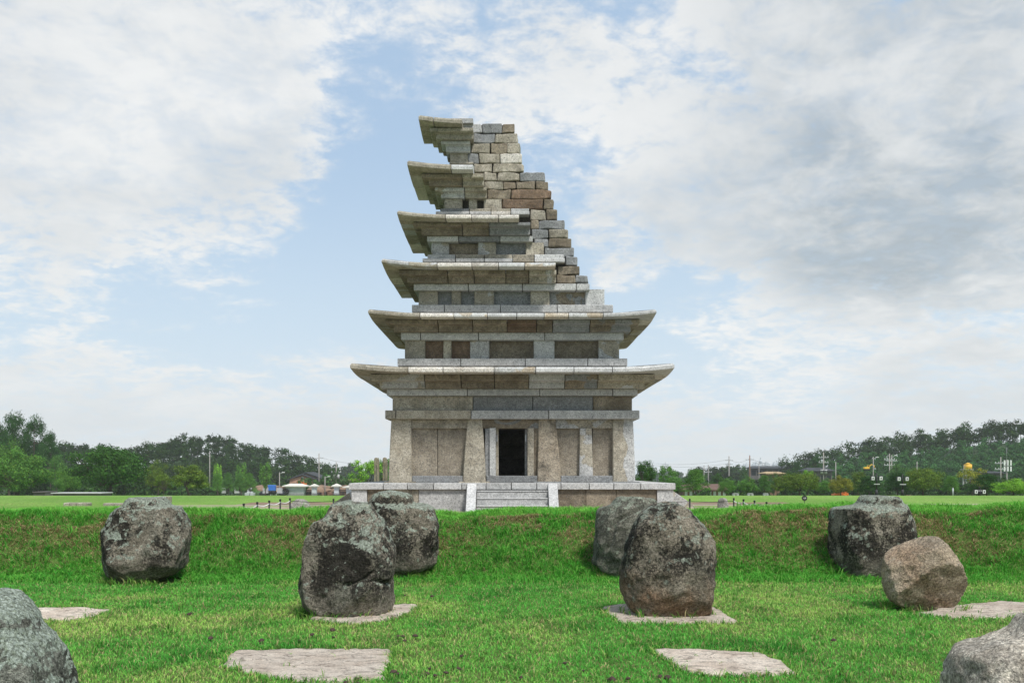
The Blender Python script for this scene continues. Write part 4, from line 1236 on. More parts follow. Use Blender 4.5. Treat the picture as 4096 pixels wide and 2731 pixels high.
for y0, y1, bl, s in ROWS:
    wr_ = np.interp(y0, [490, 600, 700, 820, 900, 1000, 1100], [2.42, 2.55, 2.66, 2.80, 3.15, 3.28, 3.62])
    z0, z1 = lz(y1, wr_), lz(y0, wr_)
    yb = BACK[s] + prr.uniform(-0.4, 0.2)
    xend = lx(bl[-1][1], wr_)
    for k, (a, b, m) in enumerate(bl):
        sd += 1
        block('rubble_block', lx(a, wr_), lx(b, wr_), -wr_ + prr.uniform(-0.03, 0.03), -wr_ + 0.85, z0, z1, MS[m], 0.06, 0.045, sd)
    y = -wr_ + 0.87
    while y < yb - 0.3:                               # the same row running back along the broken edge
        ln = prr.uniform(0.8, 1.5)
        y2 = min(y + ln, yb)
        sd += 1
        xo = prr.uniform(-0.22, 0.03)
        bm = bmesh.new()
        add_box(bm, xend - 1.0 + xo, xend + xo, y + 0.012, y2 - 0.012, z0 + 0.006, z1 - 0.006)
        bevel(bm, 0.04, 2)
        for v in bm.verts:
            q = v.co * 1.6 + Vector((sd * 1.3, 0, 0))
            v.co += Vector((noise.noise(q), noise.noise(q + Vector((9, 0, 0))), noise.noise(q + Vector((0, 9, 0))))) * 0.035
        bm_obj('rubble_block', bm, MS[prr.choice('BNDRBN')], PAG)
        y = y2
    xl_ = -hw({3: 375, 4: 323, 5: 272, 6: 249}[s]) + 0.5
    if s == 6: xl_ = lx(1872, wr_) - 0.3
    if xend - 0.3 > xl_ and yb - 0.1 > -wr_ + 0.3:
        box('core_masonry', xl_, xend - 0.25, -wr_ + 0.3, max(yb - 0.1, -wr_ + 0.6), z0 - 0.004, z1 + 0.004, MS['K'], PAG, 0)
# ------------------------------------------------------------------ trees
def leaf_quads(C, Nn, size, rs, aspect=0.6):
    """leaf-sized diamonds at C facing roughly Nn"""
    n = len(C)
    Nn = Nn / (np.linalg.norm(Nn, axis=1)[:, None] + 1e-6)
    r = rs.randn(n, 3)
    U = np.cross(Nn, r); U /= np.linalg.norm(U, axis=1)[:, None] + 1e-6
    W = np.cross(Nn, U)
    s = (size * (0.6 + 0.8 * rs.rand(n)))[:, None] if np.ndim(size) == 0 else size[:, None]
    V = np.stack([C - U * s, C - W * s * aspect, C + U * s, C + W * s * aspect], 1).reshape(-1, 3)
    k = np.arange(n)[:, None, None] * 4
    T = (np.array([[0, 1, 2], [0, 2, 3]])[None] + k).reshape(-1, 3)
    return V, T
LG = np.array([0.075, 0.155, 0.035])
def crown_arrays(lobes, per, size, rs, col=LG, up=0.45, aspect=0.6, cvar=0.8):
    Cs, Ns, Ks = [], [], []
    for (cx, cy, cz, rx, ry, rz) in lobes:
        v = rs.randn(per, 3); v /= np.linalg.norm(v, axis=1)[:, None]
        rad = rs.rand(per) ** 0.38
        rad = rad * (0.85 + 0.35 * rs.rand(per))
        p = v * rad[:, None]
        Cs.append(np.array([cx, cy, cz]) + p * np.array([rx, ry, rz]))
        nn = v + rs.randn(per, 3) * 0.38; nn[:, 2] += up
        Ns.append(nn)
        lobe_t = 0.8 + 0.4 * rs.rand()
        Ks.append(lobe_t * (1 - cvar / 2 + cvar * rs.rand(per)))
    C = np.concatenate(Cs); Nn = np.concatenate(Ns); K = np.concatenate(Ks)
    V, T = leaf_quads(C, Nn, size, rs, aspect)
    tint = col[None, :] * K[:, None]
    tint = tint + (rs.rand(len(C), 1) < 0.10) * np.array([[0.05, 0.04, 0.0]])
    return V, T, np.repeat(tint, 4, axis=0)
def make_tree(kind, seed):
    """returns (crown mesh, trunk mesh) for a tree 1 unit high, width as given by the kind"""
    rs = np.random.RandomState(seed)
    lobes = []; limbs = []
    if kind in ('broad', 'round'):
        n = 60 if kind == 'broad' else 46
        wide = 0.78 if kind == 'broad' else 0.52
        zc, rz = (0.52, 0.45) if kind == 'broad' else (0.53, 0.45)
        for i in range(n):
            v = rs.randn(3); v /= np.linalg.norm(v); v[2] = abs(v[2]) * 1.25 - 0.72 if rs.rand() < 0.55 else v[2]; v[2] = max(v[2], -0.80)
            f = 0.62 + 0.34 * rs.rand()
            r = (0.13 + 0.07 * rs.rand()) * (1.0 if kind == 'broad' else 0.85)
            p = (v[0] * wide * f * (1 - r), v[1] * wide * f * (1 - r), zc + v[2] * rz * f)
            lobes.append((*p, r * 1.15, r * 1.15, r * 0.75))
            if i % 3 == 0: limbs.append(p)
        per, size, asp = 190, 0.0185, 0.62
        fork = 0.16 if kind == 'broad' else 0.24
        tr = 0.030
    elif kind == 'pine':
        for i in range(26):
            t = (i + 0.5) / 26
            a = i * 2.4 + rs.rand()
            rr = (0.46 * (1 - t) ** 0.55 + 0.07) * (0.5 + 0.55 * rs.rand())
            r = 0.11 + 0.06 * rs.rand()
            p = (math.cos(a) * rr, math.sin(a) * rr, 0.22 + 0.74 * t + rs.randn() * 0.02)
            lobes.append((*p, r * 1.3, r * 1.3, r * 0.55))
            if i % 2 == 0: limbs.append(p)
        per, size, asp, fork, tr = 300, 0.021, 0.30, 0.45, 0.022
    elif kind == 'layer':                                   # park pine or maple in flat pads
        for i in range(32):
            a = i * 2.4 + rs.rand()
            t = (i + rs.rand()) / 32
            rr = 0.62 * (1 - 0.75 * t) * (0.35 + 0.65 * rs.rand())
            r = 0.15 + 0.07 * rs.rand()
            p = (math.cos(a) * rr, math.sin(a) * rr, 0.22 + 0.70 * t)
            lobes.append((*p, r * 1.35, r * 1.35, r * 0.42))
            if i % 2 == 0: limbs.append(p)
        per, size, asp, fork, tr = 280, 0.020, 0.45, 0.18, 0.024
    elif kind == 'ginkgo':
        for i in range(26):
            t = (i + 0.5) / 26
            a = i * 2.4
            rr = 0.19 * math.sin(math.pi * min(1, 0.25 + 0.72 * (1 - t))) * (0.5 + 0.6 * rs.rand())
            r = 0.055 + 0.03 * rs.rand()
            p = (math.cos(a) * rr, math.sin(a) * rr, 0.24 + 0.72 * t)
            lobes.append((*p, r, r, r * 1.5))
            if i % 3 == 0: limbs.append(p)
        per, size, asp, fork, tr = 85, 0.018, 0.7, 0.5, 0.016
    elif kind == 'open':                                    # thin crown with branches showing
        for i in range(26):
            v = rs.randn(3); v /= np.linalg.norm(v)
            f = 0.45 + 0.5 * rs.rand()
            p = (v[0] * 0.55 * f, v[1] * 0.55 * f, 0.58 + v[2] * 0.36 * f)
            r = 0.085 + 0.05 * rs.rand()
            lobes.append((*p, r * 1.2, r * 1.2, r * 0.7))
            limbs.append(p)
        per, size, asp, fork, tr = 85, 0.022, 0.55, 0.2, 0.018
    else:                                                   # shrub
        for i in range(22):
            v = rs.randn(3); v /= np.linalg.norm(v); v[2] = abs(v[2])
            f = 0.5 + 0.45 * rs.rand()
            r = 0.20 + 0.08 * rs.rand()
            lobes.append((v[0] * 0.7 * f, v[1] * 0.7 * f, 0.15 + v[2] * 0.7 * f, r, r, r * 0.8))
        limbs = [(0, 0, 0.4)]
        per, size, asp, fork, tr = 90, 0.035, 0.6, 0.1, 0.03
    V, T, C = crown_arrays(lobes, per, size, rs, aspect=asp)
    crown = np_mesh('crown', V, T, C)
    bm = bmesh.new()
    lean = rs.randn(2) * 0.03
    base_top = Vector((lean[0], lean[1], fork))
    add_tube(bm, [(0, 0, -0.04), (0, 0, 0.02), base_top * 0.6, base_top], [tr * 1.5, tr * 1.15, tr, tr * 0.85], 8)
    if kind in ('pine', 'ginkgo'):
        add_tube(bm, [base_top, (lean[0], lean[1], 0.95)], [tr * 0.85, tr * 0.15], 6)
    for p in limbs:
        p = Vector(p)
        st = base_top if kind not in ('pine', 'ginkgo') else Vector((lean[0], lean[1], max(fork, p.z - 0.05)))
        mid = st.lerp(p, 0.5) + Vector((rs.randn() * 0.03, rs.randn() * 0.03, -0.04 if kind != 'ginkgo' else 0.0))
        add_tube(bm, [st, mid, p], [tr * 0.5, tr * 0.32, tr * 0.12], 5)
    tm = bpy.data.meshes.new('trunk')
    bmesh.ops.recalc_face_normals(bm, faces=bm.faces[:])
    bm.to_mesh(tm); bm.free()
    tm.materials.append(M_BARK)
    crown.materials.append(LEAF['green'])
    ext = np.abs(V[:, 0]).max(), V[:, 2].max()
    return crown, tm, ext
PROTO = {}
for k, sdv in (('broad', 1), ('broad2', 2), ('round', 3), ('round2', 4), ('pine', 5), ('pine2', 6), ('layer', 7), ('layer2', 8), ('ginkgo', 9), ('open', 10), ('shrub', 11)):
    PROTO[k] = make_tree(k.rstrip('2'), sdv)
def tree(name, label, kind, leaf, pxl, pxr, ytop, d, ybase=None, cat='tree', group=None):
    crown, tm, (ew, eh) = PROTO[kind]
    x = ((pxl + pxr) / 2 - CX) * d / F
    z0 = tz(x, d) if ybase is None else CAMZ + (HY - ybase) * d / F
    H = (CAMZ + (HY - ytop) * d / F - z0) / eh
    Wd = (pxr - pxl) / 2 * d / F / ew
    e = empty(name, (x, d, z0), label, cat, group, rnd.random() * 6.28)
    e.scale = (Wd, Wd, H)
    c = bpy.data.objects.new('crown', crown); COL.objects.link(c); c.parent = e
    c.material_slots[0].link = 'OBJECT'; c.material_slots[0].material = LEAF[leaf]
    t = bpy.data.objects.new('trunk', tm); COL.objects.link(t); t.parent = e
    return e
GL, GR = 'park trees left of the pagoda', 'park trees right of the pagoda'
for row in [
 ('broad_tree', 'broad green tree cut by the left edge of the photo', 'broad', 'green', -70, 215, 1786, 150, GL),
 ('broad_tree', 'paler green tree behind the leftmost broad tree', 'round2', 'light', -40, 112, 1749, 190, GL),
 ('pine_tree', 'tallest dark pine at the left edge', 'pine', 'pine', -50, 165, 1634, 240, GL),
 ('pine_tree', 'dark pine right of the tallest left pine', 'pine2', 'pine', 55, 225, 1650, 245, GL),
 ('pine_tree', 'lower dark pine at the right end of the left pine clump', 'pine', 'pine', 135, 268, 1712, 235, GL),
 ('pine_tree', 'dark pine half hidden at the far left edge', 'pine2', 'pine', -110, 60, 1648, 250, GL),
 ('round_tree', 'grey-green tree between the pines and the big spreading tree', 'round', 'blue', 184, 270, 1812, 220, GL),
 ('small_tree', 'light green low tree in front of the big spreading tree, left', 'broad2', 'light', 215, 335, 1862, 172, GL),
 ('spreading_tree', 'big spreading dark green tree with forked trunk, largest on the left', 'broad2', 'dark', 272, 604, 1770, 155, GL),
 ('round_tree', 'dark tree behind the right side of the big spreading tree', 'round2', 'olive', 575, 690, 1832, 200, GL),
 ('small_tree', 'small pale half-dry tree between two larger left trees', 'open', 'olive', 603, 705, 1894, 150, GL),
 ('round_tree', 'round dark olive tree left of the roadside saplings', 'round', 'olive', 668, 845, 1853, 150, GL),
 ('young_tree', 'thin park tree nearest the round olive tree', 'layer', 'green', 840, 900, 1888, 200, GL),
 ('ginkgo_tree', 'slim bright ginkgo behind the first thin park tree', 'ginkgo', 'lime', 852, 892, 1850, 215, GL),
 ('young_tree', 'second thin park tree with several stems', 'layer2', 'blue', 885, 942, 1886, 202, GL),
 ('ginkgo_tree', 'slim ginkgo rising behind the thin park trees', 'ginkgo', 'light', 940, 992, 1845, 215, GL),
 ('young_tree', 'third thin park tree with reddish stems', 'layer', 'blue', 928, 985, 1890, 204, GL),
 ('young_tree', 'thin park tree beside the street lamp', 'layer2', 'green', 965, 1032, 1888, 206, GL),
 ('ginkgo_tree', 'tall bright ginkgo standing alone before the wooded hill', 'ginkgo', 'light', 1033, 1090, 1843, 212, GL),
 ('small_tree', 'small dark pine before the brick house', 'layer', 'dark', 1184, 1212, 1918, 300, GL),
 ('small_tree', 'small pine at the brick house gable', 'layer2', 'dark', 1226, 1254, 1908, 300, GL),
 ('round_tree', 'dark tree right of the brick house', 'round', 'dark', 1275, 1330, 1885, 318, GL),
 ('open_tree', 'airy bright green tree behind the two stone pillars', 'open', 'lime', 1383, 1540, 1836, 140, GL),
 ('open_tree', 'airy green tree beside the pagoda corner column', 'open', 'light', 1470, 1600, 1830, 150, GL),
 ('broad_tree', 'dense dark tree against the pagoda right corner', 'round', 'dark', 2520, 2634, 1836, 130, GR),
 ('round_tree', 'tree with twiggy top right of the dense dark tree', 'open', 'green', 2615, 2722, 1858, 150, GR),
 ('round_tree', 'green tree behind the twiggy tree', 'round2', 'green', 2640, 2725, 1885, 165, GR),
 ('park_pine', 'low flat-topped pine beside the platform corner', 'layer', 'blue', 2620, 2770, 1905, 135, GR),
 ('park_tree', 'tree with slim bare trunk before the brown-roofed pavilion', 'layer2', 'green', 2718, 2846, 1872, 125, GR),
 ('round_tree', 'dark green tree behind the pavilion roof', 'round', 'dark', 2835, 2905, 1888, 235, GR),
 ('park_tree', 'first rounded tree right of the pavilion', 'broad', 'green', 2866, 2950, 1908, 150, GR),
 ('park_tree', 'second rounded tree right of the pavilion', 'round2', 'green', 2944, 3034, 1903, 155, GR),
 ('park_pine', 'thin pine between the rounded trees and the olive trees', 'layer', 'blue', 3022, 3092, 1896, 150, GR),
 ('park_tree', 'narrow olive tree left of the large olive tree', 'round', 'olive', 3080, 3140, 1904, 152, GR),
 ('park_tree', 'large olive spreading tree right of centre', 'broad2', 'olive', 3110, 3290, 1884, 140, GR),
 ('small_tree', 'dark green tree peeping over the large olive tree', 'round2', 'dark', 3128, 3202, 1878, 200, GR),
 ('small_tree', 'vivid lime tree top over the large olive tree', 'round', 'lime', 3196, 3266, 1876, 190, GR),
 ('park_tree', 'green tree between the large olive tree and the orange tree', 'round2', 'green', 3262, 3330, 1908, 160, GR),
 ('park_tree', 'tree turning orange right of the arrow sign', 'broad', 'orange', 3308, 3418, 1897, 150, GR),
 ('park_tree', 'olive-orange tree behind the orange tree', 'round', 'olive', 3386, 3480, 1882, 170, GR),
 ('park_pine', 'dark green pine left of the first lamp post', 'layer', 'pine', 3405, 3550, 1900, 140, GR),
 ('park_pine', 'dark green pine between the two lamp posts', 'layer2', 'pine', 3525, 3655, 1884, 142, GR),
 ('park_tree', 'big spreading green and orange tree right of the lamp posts', 'broad2', 'olive', 3606, 3778, 1863, 138, GR),
 ('small_tree', 'thin propped tree right of the big spreading tree', 'layer', 'green', 3762, 3850, 1900, 145, GR),
 ('park_tree', 'sparse orange-brown tree below the yellow tank', 'open', 'orange', 3826, 3955, 1868, 160, GR),
 ('park_pine', 'dark pine beside the right-hand lamp post', 'layer2', 'pine', 3860, 4035, 1893, 122, GR),
 ('park_tree', 'yellow-green tree at the right edge', 'broad', 'lime', 3952, 4150, 1910, 112, GR),
 ('round_tree', 'grey-green tree beside the excavator on the slope', 'round', 'blue', 3540, 3640, 1850, 260, GR),
 ('round_tree', 'dark tree right of the yellow tank slope', 'round2', 'dark', 3720, 3800, 1868, 250, GR),
 ('pine_tree', 'lone dark pine above the long dark roof', 'pine', 'pine', 3150, 3230, 1836, 330, GR),
 ('pine_tree', 'tall pine clump behind the tiled roofs', 'pine2', 'pine', 3215, 3310, 1812, 340, GR),
 ('round_tree', 'round dark bush by the tall wooden pole', 'round', 'dark', 2955, 2998, 1858, 400, GR),
 ('round_tree', 'dark green tree right of the long roof', 'round2', 'dark', 3060, 3130, 1884, 260, GR),
]:
    tree(*row[:8], None, 'tree', row[8])

# ------------------------------------------------------------------ wooded hills, one mass each
def forest(name, label, pts, rs, hh=(8.0, 12.0), col=LG * 0.8, per=46, conif=0.4, leaf=None, squash=1.0):
    Vs, Ts, Cs = [], [], []
    off = 0
    for (x, d) in pts:
        H = rs.uniform(*hh); rad = H * rs.uniform(0.26, 0.40) * squash
        z = tz(x, d)
        lob = []
        cf = rs.rand() < conif
        for i in range(9):
            v = rs.randn(3); v /= np.linalg.norm(v)
            r = rad * (0.38 + 0.25 * rs.rand())
            lob.append((x + v[0] * rad * 0.65, d + v[1] * rad * 0.65, z + H * (0.62 if cf else 0.55) + v[2] * H * (0.22 if cf else 0.30), r, r, r * 0.75))
        V, T, C = crown_arrays(lob, per, 0.36, rs, col * (0.62 if cf else 1.0) * rs.uniform(0.75, 1.25), 0.35, 0.6)
        Vs.append(V); Ts.append(T + off); Cs.append(C); off += len(V)
        # stem
        q = np.array([[x - 0.14, d, z], [x + 0.14, d, z], [x, d - 0.1, z + H * 0.7]]); 
        Vs.append(q); Ts.append(np.array([[0, 1, 2]]) + off); Cs.append(np.full((3, 3), 0.03)); off += 3
    me = np_mesh(name, np.concatenate(Vs), np.concatenate(Ts), np.concatenate(Cs))
    o = mesh_obj(name, me, leaf or LEAF['forest'])
    return tag(o, label, 'forest', kind='stuff')
def hill_pts(px0, px1, d0, d1, sp, rs, edge=None):
    out = []
    d = d0
    while d < d1:
        x = (px0 - CX) * d / F
        x1 = (px1 - CX) * d / F
        while x < x1:
            out.append((x + rs.uniform(-0.45, 0.45) * sp, d + rs.uniform(-0.45, 0.45) * sp))
            x += sp
        d += sp * 1.05
    return out
rs = np.random.RandomState(12)
forest('wooded_hill', 'dark mixed wood covering the hill on the left', hill_pts(-200, 1330, 345, 425, 6.6, rs), rs)
forest('wooded_hill', 'dark mixed wood along the ridge of the right hill', hill_pts(3150, 4250, 392, 428, 6.2, rs), rs, (9, 13), LG * 0.75)
forest('bamboo_grove', 'feathery lighter green bamboo slope on the right hill', hill_pts(3300, 4250, 340, 388, 4.6, rs), rs, (8, 11.5), np.array([0.090, 0.215, 0.065]), 44, 0.0, None, 0.8)
forest('shrub_belt', 'belt of lower bushes at the foot of the left hill', hill_pts(640, 1420, 318, 342, 5.0, rs), rs, (4, 7.5), LG * 1.5, 40, 0.1)
forest('shrub_belt', 'belt of low trees at the foot of the right hill', hill_pts(3180, 4250, 300, 336, 6.0, rs), rs, (3.5, 6.5), LG * 1.3, 40, 0.3)
# middle distance wood right of the pagoda and the pale ridge behind it
pts = []
for i in range(150):
    px = rs.uniform(2700, 3060); pts.append(((px - CX) * 560 / F, 560 + rs.uniform(-25, 30)))
def mound_forest(name, label, d, prof, n, hh, rs, col, spread=30):
    Vs, Ts, Cs, off = [], [], [], 0
    pa = np.array(prof, dtype=float)
    for i in range(n):
        px = rs.uniform(pa[0, 0], pa[-1, 0]); dd = d + rs.uniform(-spread, spread)
        x = (px - CX) * dd / F
        ztop = CAMZ + (HY - np.interp(px, pa[:, 0], pa[:, 1])) * dd / F
        g = tz(x, dd)
        z = g + (ztop - g) * rs.rand() ** 0.5 - rs.uniform(*hh) * 0.5
        rad = rs.uniform(*hh) * 0.36
        lob = []
        for k in range(7):
            v = rs.randn(3); v /= np.linalg.norm(v)
            r = rad * (0.45 + 0.25 * rs.rand())
            lob.append((x + v[0] * rad * 0.6, dd + v[1] * rad * 0.6, z + v[2] * rad * 0.6, r, r, r * 0.8))
        V, T, C = crown_arrays(lob, 42, 0.40 * max(1.0, d / 420), rs, col * rs.uniform(0.55, 1.05), 0.4)
        Vs.append(V); Ts.append(T + off); Cs.append(C); off += len(V)
    me = np_mesh(name, np.concatenate(Vs), np.concatenate(Ts), np.concatenate(Cs))
    return tag(mesh_obj(name, me, LEAF['forest']), label, 'forest', kind='stuff')
mound_forest('wooded_knoll', 'wooded knoll with utility poles right of the pagoda', 520, [(2690, 1912), (2740, 1872), (2800, 1850), (2880, 1845), (2960, 1848), (3000, 1868), (3060, 1880), (3110, 1888), (3160, 1885)], 170, (8, 11), rs, LG * 0.75)
mound_forest('wooded_ridge', 'pale hazy wooded ridge behind the two stone pillars', 700, [(1270, 1862), (1330, 1848), (1420, 1840), (1500, 1834), (1570, 1838)], 90, (9, 13), rs, LG * 0.8, 40)
mound_forest('wooded_ridge', 'faint distant wooded ridge beside the twiggy tree', 1300, [(2560, 1885), (2640, 1878), (2690, 1872), (2720, 1872)], 60, (14, 18), rs, LG * 0.8, 60)
mound_forest('tree_belt', 'belt of distant trees behind the park on the right', 240, [(2700, 1915), (2900, 1905), (3100, 1902), (3300, 1905), (3500, 1900), (3800, 1905), (4150, 1900)], 120, (4, 6), rs, LG * 1.2, 18)
mound_forest('tree_belt', 'belt of distant trees behind the park on the left', 245, [(-60, 1830), (300, 1850), (520, 1850), (700, 1890), (860, 1905)], 110, (5, 8), rs, LG * 1.15, 18)

# ------------------------------------------------------------------ fences, stone pillars, sign
def fence_post(x, d, top, label, base=None):
    b = tz(x, d) if base is None else base
    e = empty('fence_post', (x, d, b), label, 'post', 'black posts of the rope fence')
    tube('shaft', [(0, 0, -0.1), (0, 0, top - b)], 0.024, M_BLACK, e, 8)
    tube('cap', [(0, 0, top - b), (0, 0, top - b + 0.03), (0, 0, top - b + 0.045)], [0.032, 0.032, 0.012], M_BLACK, e, 8)
    return e
TOPZ = 0.70
for sx, pxs, side in ((-1, [975, 1029, 1077, 1121, 1160], 'left'), (1, [2935, 2974, 3018, 3066, 3118], 'right')):
    prev = None
    for i, px in enumerate(pxs):
        X = 6.74 * sx
        d = abs(X * F / (px - CX))
        num = ['first', 'second', 'third', 'fourth', 'fifth'][i]
        fence_post(X, d, TOPZ, f'{num} black rope fence post counted from the left, {side} of the pagoda')
        if prev:
            for zz_, nm in ((TOPZ - 0.05, 'upper'), (TOPZ - 0.35, 'lower')):
                n = 8
                pts = [(X, prev + (d - prev) * k / n, zz_ - 0.05 * math.sin(math.pi * k / n)) for k in range(n + 1)]
                o = tube('rope', pts, 0.013, M_ROPE, None, 6)
                rank = ['', 'first', 'second', 'third', 'fourth'][i]
                tag(o, f'{nm} white rope of the {rank} fence gap from the left, {side} of the pagoda', 'rope', 'white ropes of the fence')
        prev = d
    # the far return of the fence with a thin dark rope
    xs = [-6.74, -5.45, -4.9] if sx < 0 else [6.74, 5.4]
    cols = [(1334, 30.2)] if sx < 0 else [(2759, 30.2)]
    for px, d in cols:
        fence_post((px - CX) * d / F, d, TOPZ - 0.02, f'single black rope fence post beside the {side} flank of the platform')
    a = (sx * 6.74, 30.2, TOPZ - 0.05); b = ((cols[0][0] - CX) * 30.2 / F, 30.2, TOPZ - 0.06)
    c = (sx * 4.95, 30.2, TOPZ - 0.08)
    o = tube('rope', [a, ((a[0] + b[0]) / 2, 30.2, TOPZ - 0.085), b, c], 0.009, M_BLACK, None, 5)
    tag(o, f'thin dark rope running to the {side} flank of the platform', 'rope')

def pillar_stone(px0, px1, ytop, d, label):
    xa, xb = (px0 - CX) * d / F, (px1 - CX) * d / F
    x = (xa + xb) / 2; w = (xb - xa) / 2
    b = tz(x, d)
    H = CAMZ + (HY - ytop) * d / F - b
    bm = bmesh.new()
    prof = [(-w, -0.2), (w, -0.2), (w * 0.96, H * 0.9), (w * 0.75, H * 0.965), (w * 0.1, H), (-w * 0.7, H * 0.99), (-w * 0.95, H * 0.95)]
    for y in (-w * 1.1, w * 1.1):
        pass
    A = [bm.verts.new((q[0], -w * 1.1, q[1])) for q in prof]; B = [bm.verts.new((q[0], w * 1.1, q[1])) for q in prof]
    n = len(prof)
    for k in range(n):
        bm.faces.new((A[k], A[(k + 1) % n], B[(k + 1) % n], B[k]))
    bm.faces.new(A[::-1]); bm.faces.new(B)
    bevel(bm, 0.05)
    e = empty('stone_pillar', (x, d, b), label, 'stone pillar', 'pair of flagpole support stones')
    bm_obj('shaft', bm, MS['N'], e)
    box('base_stone', -w * 1.7, w * 1.7, -w * 1.6, w * 1.6, -0.15, 0.25, MS['D'], e, 0.03)
    box('groove', -w * 0.15, w * 0.15, -w * 1.1 - 0.02, -w * 1.1 + 0.01, H * 0.1, H * 0.8, MS['K'], e, 0)  # raised dark strip, painting the shade of a groove
pillar_stone(1497, 1517, 1829, 110, 'weathered upright stone pillar, left of the pair beside the pagoda')
pillar_stone(1531, 1550, 1828, 110.5, 'weathered upright stone pillar, right of the pair beside the pagoda')

def arrow_sign():
    d = 58.0
    x = (3218 - CX) * d / F
    b = tz(x, d)
    zc = CAMZ + (HY - 1991.5) * d / F
    r = 10.2 * d / F
    e = empty('direction_sign', (x, d, b), 'small round black sign with a white right arrow on the lawn', 'sign')
    tube('pole', [(0, 0, -0.1), (0, 0, zc - b - r)], 0.018, M_BLACK, e, 8)
    bm = bmesh.new()
    add_tube(bm, [(0, -0.015, zc - b), (0, 0.015, zc - b)], r * 0.90, 24)
    bm_obj('disc', bm, M_BLACK, e)
    bm = bmesh.new()
    n = 28
    add_tube(bm, [(r * 1.02 * math.cos(2 * math.pi * k / n), 0.0, zc - b + r * 1.02 * math.sin(2 * math.pi * k / n)) for k in range(n + 1)], 0.012, 6)
    bm_obj('ring', bm, M_BLACK, e)
    z = zc - b + r * 0.10
    pyd('arrow', [(-r * 0.6, -0.019, z - r * 0.09), (r * 0.25, -0.019, z - r * 0.09), (r * 0.25, -0.019, z - r * 0.26), (r * 0.68, -0.019, z), (r * 0.25, -0.019, z + r * 0.26), (r * 0.25, -0.019, z + r * 0.09), (-r * 0.6, -0.019, z + r * 0.09)],
        [(0, 1, 2, 3, 4, 5, 6)], M_WHITE, e)
    for k in range(4):                                       # the short line of small characters under the arrow
        xa = -r * 0.36 + k * r * 0.20
        bm = bmesh.new()
        z2 = zc - b - r * 0.38
        add_box(bm, xa, xa + r * 0.05, -0.021, -0.018, z2 - r * 0.09, z2 + r * 0.09)
        add_box(bm, xa + r * 0.05, xa + r * 0.14, -0.021, -0.018, z2 - r * 0.02, z2 + r * 0.03)
        bm_obj('character', bm, M_WHITE, e)
arrow_sign()

# low deck and dark plinth at the left, stone edging of the lawn ledge
def deck(px0, px1, y0, y1, d, label, mat):
    xa, xb = (px0 - CX) * d / F, (px1 - CX) * d / F
    z1 = CAMZ + (HY - y0) * d / F; z0 = min(tz((xa + xb) / 2, d) - 0.1, CAMZ + (HY - y1) * d / F)
    e = empty('low_deck', ((xa + xb) / 2, d, z0), label, 'deck')
    w = (xb - xa) / 2
    box('top', -w, w, -1.2, 2.5, z1 - z0 - 0.12, z1 - z0, mat, e, 0.02)
    box('side', -w * 0.94, w * 0.94, -1.0, 2.3, 0, z1 - z0 - 0.125, M_DECK, e, 0.02)
deck(147, 196, 1965, 1978, 128, 'small dark plinth under the leftmost broad tree', M_DECK)
deck(220, 421, 1969, 1979, 126, 'long low dark deck under the big spreading tree', M_CONC)
for k, (a, b_) in enumerate([(262, 283), (284, 312), (313, 335), (336, 358), (652, 682), (420, 462), (463, 498)]):
    d = 47.0
    xa, xb = (a - CX) * d / F, (b_ - CX) * d / F
    if k == 4: d = 60.0
    xa, xb = (a - CX) * d / F, (b_ - CX) * d / F
    zg = tz((xa + xb) / 2, d)
    zt = {4: CAMZ + (HY - 1984) * d / F}.get(k, CAMZ + (HY - (2009 if k < 4 else 2011)) * d / F)
    o = box('edging_stone', -(xb - xa) / 2, (xb - xa) / 2, -0.25, 0.3, -0.3, max(zt - zg, 0.12), MS['B'], None, 0.03)
    o.location = ((xa + xb) / 2, d, zg)
    tag(o, ['leftmost edging stone of the left lawn ledge', 'second edging stone of the left lawn ledge', 'third edging stone of the left lawn ledge', 'fourth edging stone of the left lawn ledge',
            'lone squared stone behind the leftmost full boulder', 'fifth edging stone just left of the boulder', 'edging stone touching the leftmost full boulder'][k], 'edging stone', 'edging stones of the lawn ledge')

# ------------------------------------------------------------------ gate, walls and vehicles beyond the lawn (left)
def at(crop, x, y, d):
    return P(crop[0] + x / crop[2], crop[1] + y / crop[2], d)
def hip_roof(name, w, dp, z0, h, over, mat, parent, ridge_w=0.35):
    W_, D_ = w + over, dp + over
    bm = bmesh.new()
    lo = [bm.verts.new(p) for p in ((-W_, -D_, z0), (W_, -D_, z0), (W_, D_, z0), (-W_, D_, z0))]
    e2 = [bm.verts.new(p) for p in ((-W_, -D_, z0 + h * 0.25), (W_, -D_, z0 + h * 0.25), (W_, D_, z0 + h * 0.25), (-W_, D_, z0 + h * 0.25))]
    hi = [bm.verts.new(p) for p in ((-W_ * ridge_w, -D_ * 0.12, z0 + h), (W_ * ridge_w, -D_ * 0.12, z0 + h), (W_ * ridge_w, D_ * 0.12, z0 + h), (-W_ * ridge_w, D_ * 0.12, z0 + h))]
    for A, B in ((lo, e2), (e2, hi)):
        for k in range(4): bm.faces.new((A[k], A[(k + 1) % 4], B[(k + 1) % 4], B[k]))
    bm.faces.new(lo[::-1]); bm.faces.new(hi)
    return bm_obj(name, bm, mat, parent)
